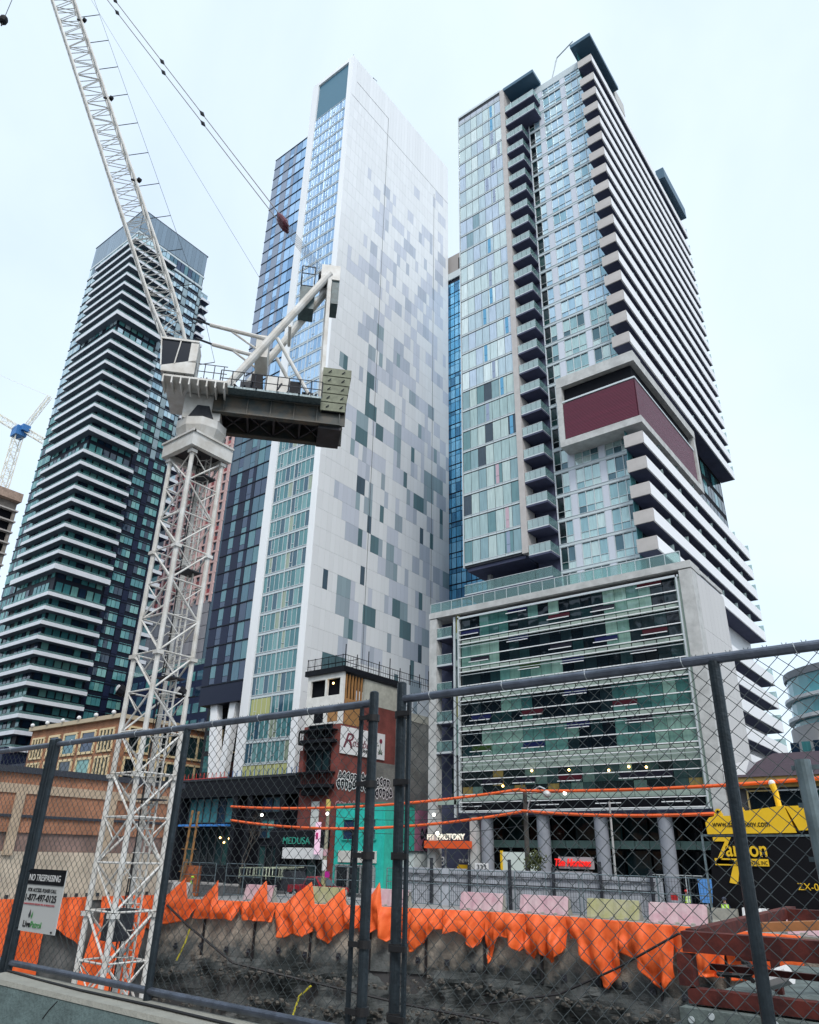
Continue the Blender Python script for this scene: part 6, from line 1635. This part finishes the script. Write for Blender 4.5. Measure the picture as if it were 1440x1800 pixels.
fence_panel(-9.4, -6.26, [(-6.26, .027, .0, 2.42), (-9.3, .03, 0, 2.4)], 'far end chain link panel left of the leaning double post', seed=1)
fence_panel(-6.15, -2.74, [(-6.17, .027, .0, 2.42), (-4.44, .024, .01, 2.37), (-2.73, .027, .0, 2.44)], 'chain link panel in front of the crane mast', seed=2)
fence_panel(-2.54, 1.6, [(-2.53, .027, .0, 2.47), (-.86, .024, .01, 2.37)], 'nearest chain link panel with the clamped gate post', seed=3)
t = thing('fence_clamps', 'dark ring clamps and strips joining the paired fence posts', 'clamp', (-2.63, 3.2, 1.5))
c = MB().mat(rubberb)
for z in (2.3, 1.95, 1.6, 1.2, .92):
    for x in (-2.73, -2.53): c.tube([(x, YF, z-.018), (x, YF, z+.018)], .036, 12)
    c.box(-2.80, -2.73, YF-.045, YF-.03, z-.012, z+.012).box(-2.53, -2.44, YF-.045, YF-.03, z-.012+.0, z+.012)
c.build('clamp', t)
MB().mat(galv).bar((-2.80, YF-.02, .8), (-2.80, YF-.02, 2.36), .018).bar((-2.46, YF-.02, .8), (-2.46, YF-.02, 2.36), .018).build('edge_strip', t)
t = thing('steel_post', 'short pale galvanised post at the right edge of the frame', 'post', (-.57, YF-.06, 0))
MB().mat(gsteel).tube([(-.545, YF-.10, .3), (-.575, YF-.06, 1.955)], .028, 14).build('shaft', t)
for z in (1.93, 1.80, 1.62): MB().mat(gsteel).box(-.62, -.45, YF-.045, YF-.03, z-.008, z+.008).build('tie_band', t)
# warning sign
t = thing('warning_sign', 'white security sign with a black heading wired to the fence', 'sign', (-5.85, 3.16, 1.05))
YS = YF-.03
sx0, sx1, sz0, sz1 = -6.10, -5.58, 1.045, 1.455
MB().mat(mat('sign_white', (.52, .54, .54), .5)).box(sx0, sx1, YS, YS+.006, sz0, sz1).build('panel', t)
MB().mat(black).box(sx0, sx1, YS-.004, YS-.001, 1.353, sz1+.002).build('heading', t)
text('NO TRESPASSING', 'heading_text', t, (-6.085, YS-.006, 1.378), 0, .062, whites, width=.45, ext=.001)
text('FOR ACCESS, PLEASE CALL', 'notice_text', t, (-6.07, YS-.003, 1.305), 0, .034, black, width=.41, ext=.001)
text('1-877-497-0125', 'phone_number', t, (-6.085, YS-.003, 1.245), 0, .062, black, width=.44, ext=.001, bold=.001)
text('UNAUTHORIZED PERSONS WILL BE PROSECUTED', 'small_print', t, (-6.09, YS-.003, 1.218), 0, .016, mat('sign_red', (.45, .08, .1), .5), width=.44, ext=.001)
text('Live', 'logo_text', t, (-6.04, YS-.003, 1.075), 0, .056, black, width=.105, ext=.001, bold=.001)
text('Patrol', 'logo_text', t, (-5.93, YS-.003, 1.075), 0, .056, mat('sign_green', (.05, .28, .07), .5), width=.15, ext=.001, bold=.0005)
MB().mat(darkg).quad((-5.97, YS-.003, 1.19), (-5.99, YS-.003, 1.15), (-5.975, YS-.003, 1.13), (-5.955, YS-.003, 1.15)).mat(MATS['sign_green']).quad((-5.93, YS-.003, 1.18), (-5.95, YS-.003, 1.145), (-5.94, YS-.003, 1.125), (-5.925, YS-.003, 1.15)).build('logo_mark', t)
for x, z in ((-6.11, 1.44), (-5.62, 1.44), (-6.11, 1.06), (-5.62, 1.06)): MB().mat(black).ball((x, YS-.006, z), .007, 8, 5).build('cable_tie', t)
# buildings across the near street, seen only as reflections
for i, (x0, x1, y0, y1, z, c_, lb) in enumerate([(-230, -120, -70, -40, 48, (.10, .10, .11), 'broad grey office block behind the viewer mirrored in the left tower'),
      (-112, -62, -75, -38, 62, (.07, .065, .06), 'brown stone tower behind the viewer mirrored in the white tower glass'),
      (-55, 0, -70, -34, 36, (.09, .09, .10), 'dark glass block behind the viewer mirrored in the podium glass'), (6, 60, -75, -34, 52, (.08, .085, .09), 'dark tower behind the viewer mirrored in the right tower')]):
    t = thing('opposite_building', lb, 'building', ((x0+x1)/2, y1, 0))
    MB().mat(mat('opposite_wall_%s' % 'abcd'[i], c_, .7)).box(x0, x1, y0, y1, 0, z).build('wall', t)
    wm = MB().mat(G_dk if i % 2 else G_ltl)
    k = 0
    zz = 3
    while zz < z-3:
        xx = x0+2
        while xx < x1-3: wm.box(xx, xx+1.8, y1, y1+.1, zz, zz+1.9); xx += 3.4
        zz += 3.4
    o = wm.build('window', t); o['kind'] = 'stuff'
